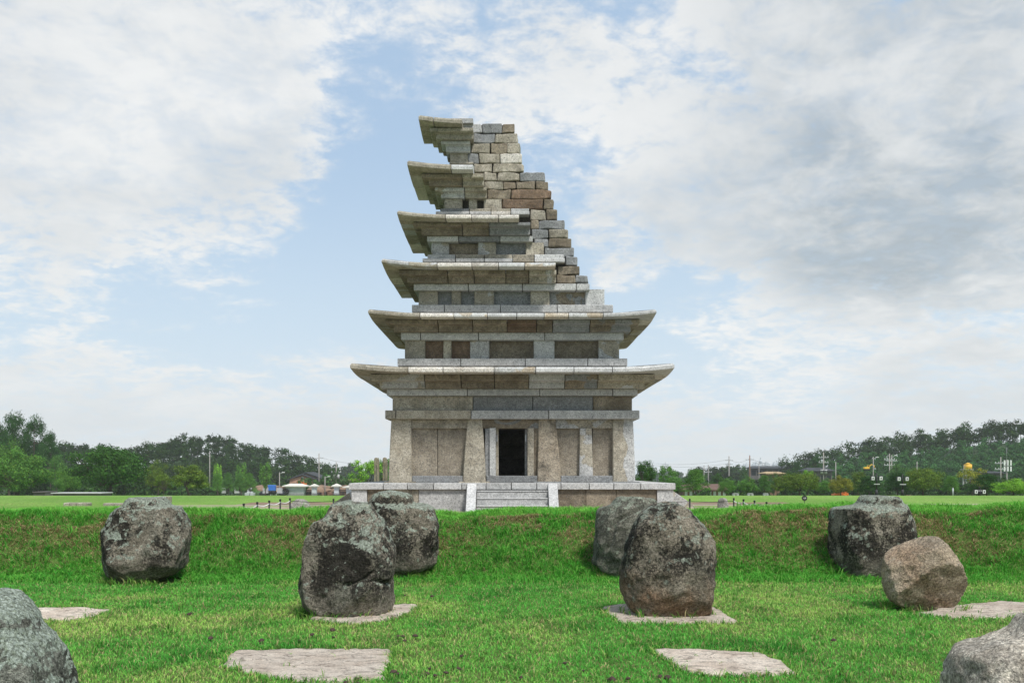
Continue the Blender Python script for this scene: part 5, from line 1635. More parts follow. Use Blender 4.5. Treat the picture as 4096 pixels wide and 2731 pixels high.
def gate_pier(xa, xb, yr0, ye, yb, d, label, roof_over, dp=1.2):
    a, b = at(CR2, xa, yb, d), at(CR2, xb, yb, d)
    zt, zr = at(CR2, xa, ye, d).z, at(CR2, xa, yr0, d).z
    z0 = min(a.z, tz(a.x, d))
    e = empty('gate_pier', ((a.x + b.x) / 2, d, z0), label, 'gate pier', 'cream-capped gate piers')
    w = (b.x - a.x) / 2
    box('plinth', -w - 0.06, w + 0.06, -dp - 0.06, dp + 0.06, -0.3, 0.6, MS['D'], e, 0.02)
    n = max(1, int(w * 2 / 0.9)); hh = (zt - z0 - 0.6) / 4
    for r in range(4):
        for k in range(n):
            x0 = -w + 2 * w * k / n; x1 = -w + 2 * w * (k + 1) / n
            box('wall_block', x0 + 0.012, x1 - 0.012, -dp, dp, 0.6 + r * hh + 0.012, 0.6 + (r + 1) * hh - 0.012, M_GWALL, e, 0.01)
    box('cornice', -w - 0.12, w + 0.12, -dp - 0.12, dp + 0.12, zt - z0 - 0.25, zt - z0 + 0.02, M_CAP, e, 0.02)
    hip_roof('roof_cap', w, dp, zt - z0 + 0.03, zr - zt - 0.03, roof_over, M_CAP, e, 0.45 if w > 1 else 0.1)
DG = 262.0
gate_pier(1028, 1232, 686, 722, 818, DG, 'wide cream-roofed gate wall left of the entrance', 0.95)
gate_pier(1318, 1374, 688, 722, 818, DG, 'slim gate pier left of the entrance opening', 0.5, 0.6)
gate_pier(1580, 1636, 686, 722, 820, DG, 'slim gate pier right of the entrance opening', 0.6, 0.6)
gate_pier(1728, 1800, 704, 735, 818, DG, 'gate wall partly hidden behind the platform corner', 0.9)
def gate_leaf(xa, xb, y0, y1, d, label):
    a, b = at(CR2, xa, y1, d), at(CR2, xb, y0, d)
    e = empty('iron_gate', ((a.x + b.x) / 2, d, a.z), label, 'gate', 'black iron gate leaves')
    w = (b.x - a.x) / 2; h = b.z - a.z
    for z in (0.1, h * 0.5, h):
        box('rail', -w, w, -0.05, 0.05, z - 0.07, z + 0.07, M_BLACK, e, 0)
    for k in range(9):
        x = -w + 2 * w * k / 8
        box('bar', x - 0.05, x + 0.05, -0.04, 0.04, 0, h, M_BLACK, e, 0)
gate_leaf(1215, 1312, 762, 812, DG + 1, 'black iron gate leaf left of the entrance')
gate_leaf(1638, 1726, 762, 812, DG + 1, 'black iron gate leaf right of the entrance')

def gable_house(xa, xb, yap, ye, yb, d, label, wallm, roofm, dp=7.0, glass=None, porch=True):
    a, b = at(CR2, xa, yb, d), at(CR2, xb, yb, d)
    z0 = min(a.z, tz((a.x + b.x) / 2, d)); zt = at(CR2, xa, ye, d).z - z0; za = at(CR2, xa, yap, d).z - z0
    w = (b.x - a.x) / 2
    e = empty('brick_house', ((a.x + b.x) / 2, d, z0), label, 'house')
    bm = bmesh.new()
    A = [bm.verts.new(p) for p in ((-w, 0, -0.5), (w, 0, -0.5), (w, 0, zt), (0, 0, za - 0.3), (-w, 0, zt))]
    B = [bm.verts.new((v.co.x, dp * 2, v.co.z)) for v in A]
    bm.faces.new(A); bm.faces.new(B[::-1])
    for k in range(5): bm.faces.new((A[k], B[k], B[(k + 1) % 5], A[(k + 1) % 5]))
    bm_obj('wall', bm, wallm, e)
    for s in (-1, 1):
        bm = bmesh.new()
        ov = w * 1.10
        zo = zt - (za - zt) * 0.10
        P4 = [(0, -0.9, za), (s * ov, -0.9, zo), (s * ov, dp * 2 + 0.5, zo), (0, dp * 2 + 0.5, za)]
        lo = [bm.verts.new(p) for p in P4]; hi = [bm.verts.new((p[0], p[1], p[2] + 0.35)) for p in P4]
        for k in range(4): bm.faces.new((lo[k], lo[(k + 1) % 4], hi[(k + 1) % 4], hi[k]))
        bm.faces.new(lo[::-1]); bm.faces.new(hi)
        bm_obj('roof', bm, roofm, e)
    if porch:
        bm = bmesh.new()
        hz = zt + (za - zt) * 0.55
        A = [bm.verts.new(p) for p in ((-w * 0.98, -2.5, zt * 0.75), (w * 0.72, -2.5, zt * 0.75), (w * 0.72, -2.5, zt * 0.98), (-w * 0.13, -2.5, hz), (-w * 0.98, -2.5, zt * 0.98))]
        B = [bm.verts.new((v.co.x, -0.1, v.co.z)) for v in A]
        bm.faces.new(A); bm.faces.new(B[::-1])
        for k in range(5): bm.faces.new((A[k], B[k], B[(k + 1) % 5], A[(k + 1) % 5]))
        bm_obj('porch_gable', bm, wallm, e)
        for s, xe in ((-1, -w * 1.12), (1, w * 0.86)):
            pyd('porch_roof', [(-w * 0.13, -3.2, hz + 0.25), (xe, -3.2, zt * 0.94), (xe, 0, zt * 0.94), (-w * 0.13, 0, hz + 0.25),
                               (-w * 0.13, -3.2, hz + 0.5), (xe, -3.2, zt * 0.94 + 0.25), (xe, 0, zt * 0.94 + 0.25), (-w * 0.13, 0, hz + 0.5)],
                [(0, 1, 2, 3), (7, 6, 5, 4), (0, 4, 5, 1), (1, 5, 6, 2), (2, 6, 7, 3), (3, 7, 4, 0)], roofm, e)
        for x in (-w * 0.95, -w * 0.1, w * 0.68):
            box('porch_pier', x - 0.35, x + 0.35, -2.5, -1.8, -0.3, zt * 0.76, wallm, e, 0)
        tube('round_vent', [(-w * 0.13, -2.56, zt * 1.08), (-w * 0.13, -2.45, zt * 1.08)], 0.42, M_WHITE, e, 14)
        for k in range(3):
            x = -w * 0.80 + k * w * 0.52
            box('window', x, x + w * 0.42, -0.08, 0.06, 0.3, zt * 0.72, M_GLASS, e, 0)
    return e
gable_house(1072, 1424, 563, 632, 706, 322, 'pink brick house with grey gable roof beyond the gate', M_BRICK, M_SLATE)
def low_house(crop, xa, xb, yr, ye, yb, d, label, wallm, roofm, name='low_house', bays=5, dp=4.0, win=M_GLASS, panel=None, post=None):
    a, b = at(crop, xa, yb, d), at(crop, xb, yb, d)
    z0 = min(a.z, tz((a.x + b.x) / 2, d)); zt = at(crop, xa, ye, d).z - z0; zr = at(crop, xa, yr, d).z - z0
    w = (b.x - a.x) / 2
    e = empty(name, ((a.x + b.x) / 2, d, z0), label, 'house')
    box('wall', -w, w, 0, dp * 2, -0.5, zt, wallm, e, 0)
    hip = bmesh.new()
    ov = 0.9
    lo = [hip.verts.new(p) for p in ((-w - ov, -ov, zt), (w + ov, -ov, zt), (w + ov, dp * 2 + ov, zt), (-w - ov, dp * 2 + ov, zt))]
    l2 = [hip.verts.new((v.co.x, v.co.y, zt + 0.18)) for v in lo]
    hi = [hip.verts.new(p) for p in ((-w * 0.88, dp, zr), (w * 0.88, dp, zr))]
    hip.faces.new(lo[::-1])
    for k in range(4): hip.faces.new((lo[k], lo[(k + 1) % 4], l2[(k + 1) % 4], l2[k]))
    hip.faces.new((l2[0], l2[1], hi[1], hi[0])); hip.faces.new((l2[2], l2[3], hi[0], hi[1])); hip.faces.new((l2[1], l2[2], hi[1])); hip.faces.new((l2[3], l2[0], hi[0]))
    ro = bm_obj('roof', hip, roofm, e)
    for k in range(int(w * 2 / 0.55)):
        x = -w - ov + 0.3 + k * 0.58
        box('rafter_end', x, x + 0.18, -ov - 0.06, -0.1, zt - 0.16, zt - 0.004, M_TIMBER if panel else roofm, e, 0)
    for k in range(bays + 1):
        x = -w + 2 * w * k / bays
        box('post', x - 0.16, x + 0.16, -0.14, 0.1, -0.3, zt - 0.005, post or wallm, e, 0)
    for k in range(bays):
        xa_, xb_ = -w + 2 * w * k / bays + 0.24, -w + 2 * w * (k + 1) / bays - 0.24
        mt = win if (panel is None or k == bays // 2) else panel
        box('window' if mt is win else 'wall_panel', xa_, xb_, -0.07, 0.05, zt * 0.30 if mt is not panel else zt * 0.10, zt * 0.82, mt, e, 0)
    box('beam', -w - 0.1, w + 0.1, -0.16, 0.08, zt * 0.84, zt * 0.93, post or wallm, e, 0)
    return e
low_house(CR2, 1490, 1870, 634, 650, 706, 330, 'low brick house with flat dark roof right of the gabled one', M_BRICK, M_BTILE)
low_house(CR3, 690, 1195, 692, 764, 832, 225, 'brown-roofed pavilion with white panels right of the pagoda', M_TIMBER, M_BTILE, 'pavilion', 9, 4.0, M_GLASS, M_WHITE, M_TIMBER)

def lump(name, label, cat, crop, xa, xb, ya, yb, d, mat, seed, dp=1.2, group=None):
    """irregular draped heap"""
    a, b = at(crop, xa, yb, d), at(crop, xb, ya, d)
    w, h = (b.x - a.x) / 2, b.z - a.z
    rs_ = np.random.RandomState(seed)
    V, Fq = [], []
    n, m_ = 18, 7
    for r in range(m_ + 1):
        t = r / m_
        for k in range(n):
            q = 2 * math.pi * k / n
            rr = (1 - t ** 2.2) ** 0.6 if r < m_ else 0.02
            V.append((w * rr * math.cos(q) * (1 + 0.12 * rs_.randn() * (r > 0)), dp * rr * math.sin(q), h * t * (1 + 0.06 * rs_.randn()) - (0.3 if r == 0 else 0)))
    for r in range(m_):
        for k in range(n):
            Fq.append((r * n + k, r * n + (k + 1) % n, (r + 1) * n + (k + 1) % n, (r + 1) * n + k))
    o = pyd(name, V, Fq, mat, None, False)
    o.location = ((a.x + b.x) / 2, d, a.z)
    return tag(o, label, cat, group)
lump('covered_vehicle', 'black tarpaulin heap left of the blue cart', 'tarpaulin', CR2, 700, 796, 770, 816, 255, M_TARP, 1)
lump('covered_vehicle', 'black tarpaulin heap right of the blue cart', 'tarpaulin', CR2, 928, 998, 772, 816, 255, M_TARP, 2)
lump('hedge', 'low clipped green hedge by the small stone monument', 'hedge', CR2, 600, 735, 764, 812, 258, plain('hedge_leaf', (0.05, 0.10, 0.03), 0.9, 0.4, 4.0, bump=0.8), 3)
for k, (xa, xb, ya, yb, lb) in enumerate([(560, 1010, 700, 765, 'long brown earth heap behind the carts'), (1255, 1580, 702, 770, 'brown earth heap seen through the entrance'), (1640, 1770, 704, 760, 'brown earth heap behind the right gate leaf')]):
    lump('earth_heap', lb, 'earth heap', CR2, xa, xb, ya, yb, 290, M_DIRT, 20 + k, 6.0)
def cart():
    a, b = at(CR2, 806, 812, 256), at(CR2, 888, 762, 256)
    w = (b.x - a.x) / 2
    e = empty('blue_cart', ((a.x + b.x) / 2, 256, a.z), 'small blue cart parked between the black tarpaulins', 'cart')
    box('body', -w, w, -0.9, 0.9, 0.9, 2.4, M_BLUE, e, 0.08)
    box('cab', -w, -w * 0.2, -0.85, 0.85, 2.41, b.z - a.z, M_BLUE, e, 0.1)
    for x in (-w * 0.6, w * 0.55):
        for y in (-0.8, 0.8):
            tube('wheel', [(x, y - 0.15, 0.5), (x, y + 0.15, 0.5)], 0.52, M_TYRE, e, 14)
cart()
def banner():
    a, b = at(CR2, 822, 782, 262), at(CR2, 906, 754, 262)
    w = (b.x - a.x) / 2
    z0 = tz(a.x, 262)
    e = empty('yellow_barrier', ((a.x + b.x) / 2, 262, z0), 'yellow barrier panel behind the blue cart', 'barrier')
    box('panel', -w, w, -0.05, 0.05, a.z - z0, b.z - z0, M_YELLOW, e, 0.02)
    for x in (-w * 0.8, w * 0.8):
        box('leg', x - 0.08, x + 0.08, -0.08, -0.055, -0.1, b.z - z0, M_GREY, e, 0)
banner()
for k, xx in enumerate((996, 1016)):
    c = at(CR2, xx, 778, 260.5)
    bm = bmesh.new()
    add_tube(bm, [(0.55 * math.cos(q), 0, 0.55 * math.sin(q)) for q in [2 * math.pi * i / 14 for i in range(15)]], 0.22, 8)
    o = bm_obj('tyre', bm, M_TYRE, None, True)
    o.location = c
    tag(o, ['left of two tyres hung by the gate wall', 'right of two tyres hung by the gate wall'][k], 'tyre', 'two tyres by the gate wall')
def monument():
    a = at(CR2, 588, 812, 255); z = at(CR2, 588, 734, 255).z - a.z
    e = empty('stone_monument', a, 'small pale stone monument by the hedge', 'monument')
    box('base', -1.1, 1.1, -1, 1, -0.3, z * 0.22, M_GWALL, e, 0.03)
    box('shaft', -0.7, 0.7, -0.6, 0.6, z * 0.22 + 0.003, z * 0.82, M_GWALL, e, 0.03, (-0.5, 0.5, -0.45, 0.45))
    box('cap', -0.8, 0.8, -0.7, 0.7, z * 0.82 + 0.003, z, M_WHITE, e, 0.03, (-0.3, 0.3, -0.3, 0.3))
monument()
for k, (xa, xb, lb) in enumerate([(80, 130, 'first grey stone wall pier behind the round olive tree'), (246, 300, 'second grey stone wall pier under the thin park trees'), (410, 464, 'third grey stone wall pier under the thin park trees'), (908, 966, 'grey stone wall pier between the blue cart and the tyres'), (742, 800, 'grey stone wall pier behind the left tarpaulin')]):
    a, b = at(CR2, xa, 790, 252), at(CR2, xb, 738, 252)
    e = empty('wall_pier', ((a.x + b.x) / 2, 252, a.z), lb, 'wall pier', 'grey stone wall piers')
    w = (b.x - a.x) / 2; h = b.z - a.z
    for r in range(5):
        box('stone_course', -w + 0.03 * (r % 2), w - 0.03 * (r % 2), -0.5, 0.5, -0.2 if r == 0 else h * r / 5 + 0.02, h * (r + 1) / 5 - 0.02, M_CONC, e, 0.02)

# ------------------------------------------------------------------ utility poles and wires
POLE_TOP = {}
def pole(px, yt, d, label, arms=1, key=None, mat=None, r=0.16, box_=False, lamp=False):
    x = (px - CX) * d / F
    b = tz(x, d)
    H = CAMZ + (HY - yt) * d / F - b
    e = empty('utility_pole', (x, d, b), label, 'utility pole', 'utility poles')
    tube('shaft', [(0, 0, -0.5), (0, 0, H)], [r * 1.25, r * 0.75], mat or M_POLE, e, 8)
    for k in range(arms):
        z = H - 1.6 - 1.5 * k
        box('crossarm', -1.5, 1.5, -0.1, 0.1, z - 0.09, z + 0.09, M_GREY, e, 0)
        for xx in (-1.3, -0.5, 0.5, 1.3):
            tube('insulator', [(xx, 0, z + 0.095), (xx, 0, z + 0.4)], 0.09, M_WHITE, e, 6)
    if box_:
        for xx in (-0.6, 0.6):
            tube('transformer', [(xx, -0.3, H * 0.50), (xx, -0.3, H * 0.50 + 1.3)], 0.45, M_CONC, e, 10)
    if lamp:
        tube('lamp_arm', [(0, 0, H * 0.93), (0.9, 0, H * 0.98)], 0.06, M_GREY, e, 6)
        box('lamp_head', 0.7, 1.5, -0.2, 0.2, H * 0.98, H * 0.98 + 0.2, M_WHITE, e, 0.04)
    if key: POLE_TOP[key] = Vector((x, d, b + H - 1.2))
    return e
pole(839, 1805, 300, 'lone concrete pole rising behind the thin park trees', 0, 'a')
pole(1276, 1812, 318, 'tall utility pole with crossarms at the brick house', 2, 'b', r=0.2)
pole(1345, 1847, 300, 'vine-covered utility pole with transformer boxes', 2, 'c', box_=True)
pole(1118, 1888, 285, 'short lamp pole left of the brick house', 0, lamp=True)
pole(1300, 1905, 285, 'short lamp pole behind the slim gate pier', 0, lamp=True)
pole(2816, 1860, 420, 'leftmost of the poles before the wooded knoll', 1, 'd', r=0.2)
pole(2833, 1857, 400, 'pole with crossarm before the wooded knoll', 2, 'e', r=0.2)
pole(2916, 1824, 380, 'tall pole with wide crossarm right of the wooded knoll', 2, 'f', r=0.24)
pole(2999, 1820, 350, 'tall dark wooden pole left of the far tower', 1, 'g', M_TIMBER, 0.24)
pole(3036, 1847, 380, 'slim pole just left of the far tower', 0, 'h')
pole(3294, 1808, 300, 'pole with transformer above the tiled roofs', 2, 'i', box_=True, r=0.2)
pole(3343, 1847, 290, 'slim pole right of the tiled roofs', 0)
pole(3493, 1826, 280, 'leaning lamp pole near the yellow excavator', 0, lamp=True)
pole(3558, 1814, 270, 'left of the twin poles behind the lamp posts', 2, 'j', r=0.17)
pole(3567, 1819, 275, 'right of the twin poles behind the lamp posts', 1, 'k', r=0.17, lamp=True)
pole(3668, 1845, 300, 'slim pole against the bamboo slope', 0, 'l')
pole(4003, 1827, 250, 'pole with crossarms left of the antenna mast', 2, 'm')
vine = tree('vine_clump', 'green creeper covering the lower utility pole', 'ginkgo', 'dark', 1326, 1356, 1868, 299.5, None, 'creeper')
def wire(a, b, label, sag=1.2, r=0.028):
    a, b = Vector(a), Vector(b)
    n = 14
    pts = [a.lerp(b, k / n) - Vector((0, 0, sag * 4 * (k / n) * (1 - k / n))) for k in range(n + 1)]
    o = tube('power_line', pts, r, M_BLACK, None, 4, False)
    return tag(o, label, 'wire', 'overhead wires')
wire(POLE_TOP['b'], P(1560, 1842, 330), 'overhead wire from the tall pole towards the pagoda column', 1.5)
wire(POLE_TOP['b'] + Vector((0, 0, -1.5)), POLE_TOP['c'], 'overhead wire between the two poles beside the brick house', 0.8)
wire(P(2500, 1836, 380), POLE_TOP['f'], 'upper overhead wire from the pagoda to the tall knoll pole', 2.0)
wire(P(2500, 1840, 380), POLE_TOP['f'] + Vector((0, 0, -1.5)), 'lower overhead wire from the pagoda to the tall knoll pole', 2.0)
wire(POLE_TOP['e'], POLE_TOP['f'] + Vector((0, 0, -1.0)), 'overhead wire between the knoll poles', 1.8)
wire(POLE_TOP['f'], POLE_TOP['g'], 'overhead wire between the knoll pole and the dark wooden pole', 1.2)
wire(POLE_TOP['g'], P(3300, 1845, 330), 'upper overhead wire right of the dark wooden pole', 2.2)
wire(POLE_TOP['g'] + Vector((0, 0, -0.8)), POLE_TOP['i'], 'lower overhead wire right of the dark wooden pole', 2.6)
wire(POLE_TOP['i'], POLE_TOP['j'], 'overhead wire across the right hill before the bamboo', 1.5)
wire(POLE_TOP['j'], POLE_TOP['l'], 'overhead wire from the twin poles to the slim pole', 1.5)
wire(POLE_TOP['l'], POLE_TOP['m'], 'overhead wire from the slim pole to the antenna mast', 2.0)

# ------------------------------------------------------------------ lamp posts and antenna mast
def lamp_post(px, yt, d, label):
    x = (px - CX) * d / F
    b = tz(x, d)
    H = CAMZ + (HY - yt) * d / F - b
    e = empty('lamp_post', (x, d, b), label, 'lamp post', 'black two-lantern lamp posts')
    tube('base', [(0, 0, -0.2), (0, 0, 0.7)], [0.22, 0.14], M_BLACK, e, 10)
    tube('shaft', [(0, 0, 0.7), (0, 0, H)], [0.10, 0.07], M_BLACK, e, 8)
    k = d / F
    arm = 16 * k
    box('crossarm', -arm - 0.2, arm + 0.2, -0.05, 0.05, H - 0.30, H - 0.25, M_BLACK, e, 0)
    box('name_plate', -0.35, 0.35, -0.14, -0.11, H * 0.5, H * 0.5 + 0.1, M_CONC, e, 0)
    for s in (-1, 1):
        q = 6.5 * k
        xx = s * arm
        zt = H - 0.30 - 0.06
        lan = box('lantern', xx - q, xx + q, -q, q, zt - 2.2 * q, zt, M_WHITE, e, 0.02)
        for sx_ in (-1, 1):
            bar = box('lantern_frame', xx + sx_ * q - 0.012, xx + sx_ * q + 0.012, -q - 0.02, q + 0.02, zt - 2.3 * q, zt + 0.05, M_BLACK, None, 0)
            bar.parent = lan
        em = box('lantern_motif', xx - q * 0.3, xx + q * 0.3, -q - 0.03, -q - 0.004, zt - 1.6 * q, zt - 0.5 * q, M_BLACK, None, 0)
        em.parent = lan
        tube('lantern_cap', [(xx, 0, zt + 0.003), (xx, 0, zt + 0.05)], [q * 1.0, q * 0.3], M_BLACK, e, 8)
lamp_post(3506, 1893, 118, 'left of the two black lamp posts before the dark pines')
lamp_post(3610, 1895, 112, 'right of the two black lamp posts before the dark pines')
lamp_post(3918, 1946, 108, 'black lamp post with two lanterns near the right edge')
def antenna():
    d = 245.0
    x = (4027 - CX) * d / F
    b = tz(x, d); H = CAMZ + (HY - 1788) * d / F - b
    e = empty('antenna_mast', (x, d, b), 'antenna mast with white panel aerials near the right edge', 'antenna')
    tube('shaft', [(0, 0, -0.3), (0, 0, H * 0.74)], [0.22, 0.16], M_POLE, e, 8)
    tube('whip', [(0, 0, H * 0.74), (0, 0, H)], [0.06, 0.03], M_GREY, e, 6)
    for z0, z1 in ((0.50, 0.60), (0.62, 0.73)):
        for k in range(3):
            xx = (-0.75, 0.05, 0.8)[k]
            box('aerial_panel', xx - 0.18, xx + 0.18, -0.5, -0.3, H * z0, H * z1, M_WHITE, e, 0.03)
    box('bracket', -0.9, 0.9, -0.28, -0.1, H * 0.61, H * 0.62, M_GREY, e, 0)
antenna()
def tank():
    d = 300.0
    a, b = at(CR4, 1722, 618, d), at(CR4, 1803, 552, d)
    w = (b.x - a.x) / 2
    g = tz(a.x, d)
    e = empty('water_tank', ((a.x + b.x) / 2, d, g), 'yellow water tank on a stand on the right slope', 'water tank')
    h0, h1 = a.z - g, b.z - g
    tube('drum', [(0, 0, h0), (0, 0, h1 - 0.5)], w, M_YELLOW, e, 24)
    tube('lid', [(0, 0, h1 - 0.497), (0, 0, h1)], [w * 1.03, w * 0.2], M_YELLOW, e, 24)
    box('platform', -w * 1.6, w * 1.05, -w * 1.05, w * 1.05, h0 - 0.3, h0 - 0.003, M_CONC, e, 0.02)
    for x in (-w * 0.8, w * 0.8):
        for y in (-w * 0.8, w * 0.8):
            box('leg', x - 0.2, x + 0.2, y - 0.2, y + 0.2, -0.5, h0 - 0.303, M_CONC, e, 0)
    for z in (0.5, 1.0):
        box('handrail', -w * 1.6, -w * 1.02, -w, -w + 0.08, h0 + z, h0 + z + 0.08, M_GREY, e, 0)
    box('handrail_post', -w * 1.6, -w * 1.6 + 0.08, -w, -w + 0.08, h0, h0 + 1.0, M_GREY, e, 0)
tank()
def excavator(crop, xc, yc, d, s, label, mat, flip=1):
    p = at(crop, xc, yc, d)
    e = empty('excavator', p, label, 'excavator', None)
    e.scale = (s * flip, s, s)
    for y in (-1.0, 1.0):
        box('track', -1.8, 1.8, y - 0.28, y + 0.28, 0, 0.75, M_TYRE, e, 0.2)
    box('body', -1.7, 1.3, -1.1, 1.1, 0.9, 1.9, mat, e, 0.1)
    cabo = box('cab', 0.1, 1.3, -1.05, 0.05, 1.903, 2.9, mat, e, 0.08)
    gl = box('cab_window', 0.25, 1.15, -1.09, -1.052, 2.1, 2.75, M_GLASS, None, 0); gl.parent = cabo
    tube('boom', [(1.2, 0.5, 1.8), (2.9, 0.5, 3.4), (4.3, 0.5, 2.9)], [0.28, 0.26, 0.2], mat, e, 6)
    tube('stick', [(4.3, 0.5, 2.9), (4.9, 0.5, 1.4)], [0.2, 0.14], mat, e, 6)
    box('bucket', 4.5, 5.3, 0.0, 1.0, 0.7, 1.4, M_GREY, e, 0.1, (4.7, 5.1, 0.1, 0.9))
excavator(CR4, 700, 632, 285, 0.5, 'yellow excavator on the slope left of the right hill', M_YELLOW)
excavator(CR2, 1225, 716, 300, 0.45, 'orange excavator in front of the brick house', M_ORANGE, -1)

# ------------------------------------------------------------------ right middle distance: roofs, yard, far city
low_house(CR4, 95, 330, 602, 640, 690, 300, 'tiled-roof house with pale ridge above the olive trees', M_DECK, M_SLATE, 'tiled_house', 4)
low_house(CR3, 1480, 2060, 478, 508, 556, 460, 'long dark-roofed hall behind the poles', M_DECK, M_SLATE, 'long_hall', 9)
low_house(CR3, 1680, 1850, 545, 572, 600, 300, 'thatched low roof among the trees', M_TIMBER, M_STRAW, 'thatched_house', 3)
low_house(CR4, 1985, 2130, 640, 662, 690, 262, 'dark-roofed shed below the antenna mast', M_DECK, M_SLATE, 'shed', 3)
def pallet(crop, xa, xb, ya, yb, d, label, mat, n=3):
    a, b = at(crop, xa, yb, d), at(crop, xb, ya, d)
    z0 = a.z
    e = empty('stone_pallet', ((a.x + b.x) / 2, d, z0), label, 'pallet', 'stacked stone in the work yard')
    w, h = (b.x - a.x) / 2, max(b.z - a.z, 0.3)
    box('skid', -w, w, -0.6, 0.6, -0.15, h * 0.15, M_TIMBER, e, 0.0)
    for r in range(n):
        for k in range(3):
            box('stone', -w + 2 * w * k / 3 + 0.02, -w + 2 * w * (k + 1) / 3 - 0.02, -0.55, 0.55, h * (0.16 + 0.84 * r / n) + 0.01, h * (0.16 + 0.84 * (r + 1) / n) - 0.01, mat, e, 0.02)
DY = 120.0
for row in [(1352, 1448, 905, 940, 'left pallet of grey blocks in the right yard', M_CONC), (1462, 1532, 905, 938, 'middle pallet of pale blocks in the right yard', M_GWALL), (1640, 1702, 928, 948, 'low pale stack right of the propped tree', M_GWALL),
            (1560, 1632, 912, 934, 'pale stack beside the grey post in the right yard', M_WHITE)]:
    pallet(CR4, *row[:4], DY, row[4], row[5], 2)
lump('earth_heap', 'pinkish earth heap left of the big spreading tree', 'earth heap', CR4, 1110, 1200, 892, 930, DY, M_DIRT, 41, 2.0)
lump('earth_heap', 'pinkish earth heap under the big spreading tree', 'earth heap', CR4, 1265, 1330, 908, 938, DY, M_DIRT, 42, 2.0)
for k, (xa, xb, lb) in enumerate([(1268, 1330, 'first grey stone bench right of the pavilion'), (1442, 1502, 'second grey stone bench under the rounded trees'), (1630, 1676, 'third grey stone bench under the thin pine')]):
    a, b = at(CR3, xa, 832, 140), at(CR3, xb, 800, 140)
    e = empty('stone_bench', ((a.x + b.x) / 2, 140, a.z), lb, 'bench', 'grey stone benches')
    w, h = (b.x - a.x) / 2, b.z - a.z
    box('seat', -w, w, -0.35, 0.35, h * 0.72, h, M_CONC, e, 0.02)
    for s in (-1, 1):
        box('leg', s * w * 0.7 - 0.15, s * w * 0.7 + 0.15, -0.3, 0.3, -0.2, h * 0.715, M_CONC, e, 0.02)
    box('backing_stone', -w * 0.9, w * 0.9, -0.2, 0.2, h * 0.30, h * 0.55, M_CONC, e, 0.02)
def yard_thing(xa, xb, ya, yb, d, label, mat, name, cat):
    a, b = at(CR4, xa, yb, d), at(CR4, xb, ya, d)
    e = empty(name, ((a.x + b.x) / 2, d, a.z), label, cat)
    w, h = (b.x - a.x) / 2, b.z - a.z
    box('body', -w, w, -0.8, 0.8, h * 0.2, h * 0.75, mat, e, 0.06)
    box('cab', -w * 0.5, w * 0.7, -0.7, 0.7, h * 0.755, h, mat, e, 0.08)
    for x in (-w * 0.6, w * 0.6):
        for y in (-0.75, 0.75):
            tube('wheel', [(x, y - 0.12, h * 0.16), (x, y + 0.12, h * 0.16)], h * 0.2, M_TYRE, e, 12)
yard_thing(345, 420, 868, 908, 152, 'small red and white work truck under the orange tree', M_ORANGE, 'work_truck', 'truck')
yard_thing(428, 492, 855, 908, 153, 'orange machine behind the orange tree', M_ORANGE, 'work_machine', 'machine')
def post_thing():
    d = 118.0
    a = at(CR4, 1605, 955, d); zt = at(CR4, 1605, 818, d).z
    b = tz(a.x, d)
    e = empty('grey_post', (a.x, d, b), 'grey steel post in the right yard', 'post')
    tube('shaft', [(0, 0, -0.2), (0, 0, zt - b)], 0.09, M_GREY, e, 8)
    tube('cap', [(0, 0, zt - b), (0, 0, zt - b + 0.06)], [0.12, 0.05], M_GREY, e, 8)
post_thing()
def dish():
    d = 104.0
    p = at(CR4, 1925, 938, d)
    g = tz(p.x, d)
    e = empty('round_floodlight', (p.x, d, g), 'white round lamp housing on the lawn near the right edge', 'floodlight')
    r = 15 / 2.625 * d / F
    tube('bowl', [(0, -0.12, p.z - g), (0, 0.0, p.z - g), (0, 0.14, p.z - g)], [r, r * 0.95, r * 0.3], M_WHITE, e, 18)
    tube('stem', [(0, 0.1, -0.1), (0, 0.1, p.z - g)], 0.05, M_GREY, e, 8)
dish()
deck(3848, 3945, 2003, 2009, 102, 'low grey slab on the lawn at the right', M_CONC)

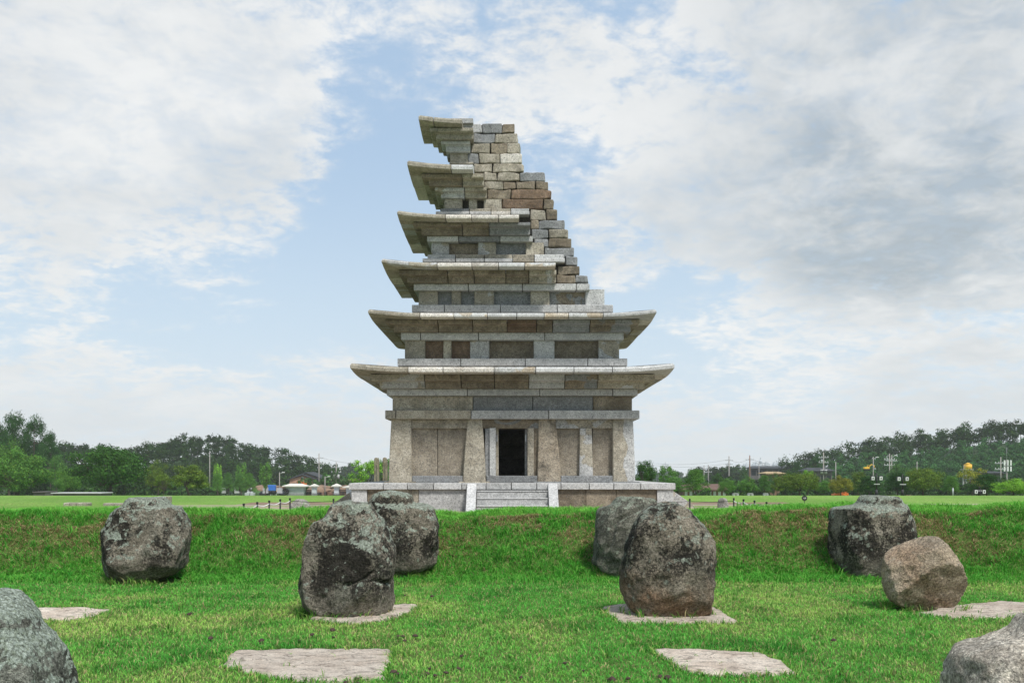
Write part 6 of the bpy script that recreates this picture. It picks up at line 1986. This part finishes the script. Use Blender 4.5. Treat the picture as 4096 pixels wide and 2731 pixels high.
def city():
    d = 3000.0
    x = (3042 - CX) * d / F
    b = tz(x, d)
    top = CAMZ + (HY - 1826) * d / F - b
    e = empty('far_tower', (x, d, b), 'faint tall tower on the hazy horizon', 'tower')
    k = d / F
    tube('shaft', [(0, 0, -3), (0, 0, top * 0.86)], [4.2 * k, 3.2 * k], M_PALE, e, 14)
    tube('observation_deck', [(0, 0, top * 0.66), (0, 0, top * 0.72), (0, 0, top * 0.80), (0, 0, top * 0.85)], [3.5 * k, 7 * k, 7 * k, 4 * k], M_PALE, e, 18)
    tube('tip', [(0, 0, top * 0.86), (0, 0, top)], [2.6 * k, 1.6 * k], M_PALE, e, 10)
    rr = random.Random(4)
    px = 2978
    i = 0
    names = ['first', 'second', 'third', 'fourth', 'fifth', 'sixth', 'seventh', 'eighth', 'ninth', 'tenth', 'eleventh', 'twelfth', 'thirteenth', 'fourteenth']
    while px < 3142 and i < 14:
        w = rr.uniform(7, 11)
        yt = rr.uniform(1849, 1855) + (6 if px < 3005 else 0)
        xc = (px + w / 2 - CX) * k
        h = CAMZ + (HY - yt) * k - b
        e = empty('apartment_block', (xc, d + rr.uniform(-60, 60), b), f'{names[i]} faint apartment block from the left on the hazy horizon', 'apartment block', 'far apartment blocks')
        box('body', -w / 2 * k, w / 2 * k, -7, 7, -3, h, M_PALE, e, 0)
        box('roof_box', -w / 6 * k, w / 6 * k, -4, 4, h + 0.01, h + 3.5, M_PALE, e, 0)
        px += w + rr.uniform(1.0, 4.0); i += 1
city()
for k, (px, yt) in enumerate([(2661, 1847), (2671, 1857)]):
    d = 1500.0
    x = (px - CX) * d / F; b = tz(x, d); H = CAMZ + (HY - yt) * d / F - b
    e = empty('lattice_pylon', (x, d, b), ['taller faint lattice pylon above the twiggy tree', 'shorter faint lattice pylon above the twiggy tree'][k], 'pylon', 'far lattice pylons')
    for sx in (-1, 1):
        for sy in (-1, 1):
            tube('leg', [(sx * 3, sy * 3, -1), (sx * 0.6, sy * 0.6, H * 0.75), (0, 0, H)], 0.22, M_GREY, e, 4, False)
    for q in (0.62, 0.74, 0.86):
        box('crossarm', -5, 5, -0.3, 0.3, H * q, H * q + 0.5, M_GREY, e, 0)

# ------------------------------------------------------------------ the air
def haze():
    bm = bmesh.new()
    add_box(bm, -3400, 3400, -200, 3400, -18, 62)
    m = bpy.data.materials.new('haze_air')
    m.use_nodes = True
    m.node_tree.nodes.clear()
    T = NT(m.node_tree)
    v = T.n('ShaderNodeVolumePrincipled', {'Color': (0.93, 0.95, 0.97, 1), 'Density': HAZE, 'Anisotropy': 0.0})
    o = T.n('ShaderNodeOutputMaterial')
    T.link(v.outputs[0], o.inputs['Volume'])
    ob = bm_obj('haze', bm, m)
    tag(ob, 'thin pale haze over the whole place', 'haze', kind='stuff')
HAZE = 0.00017
haze()
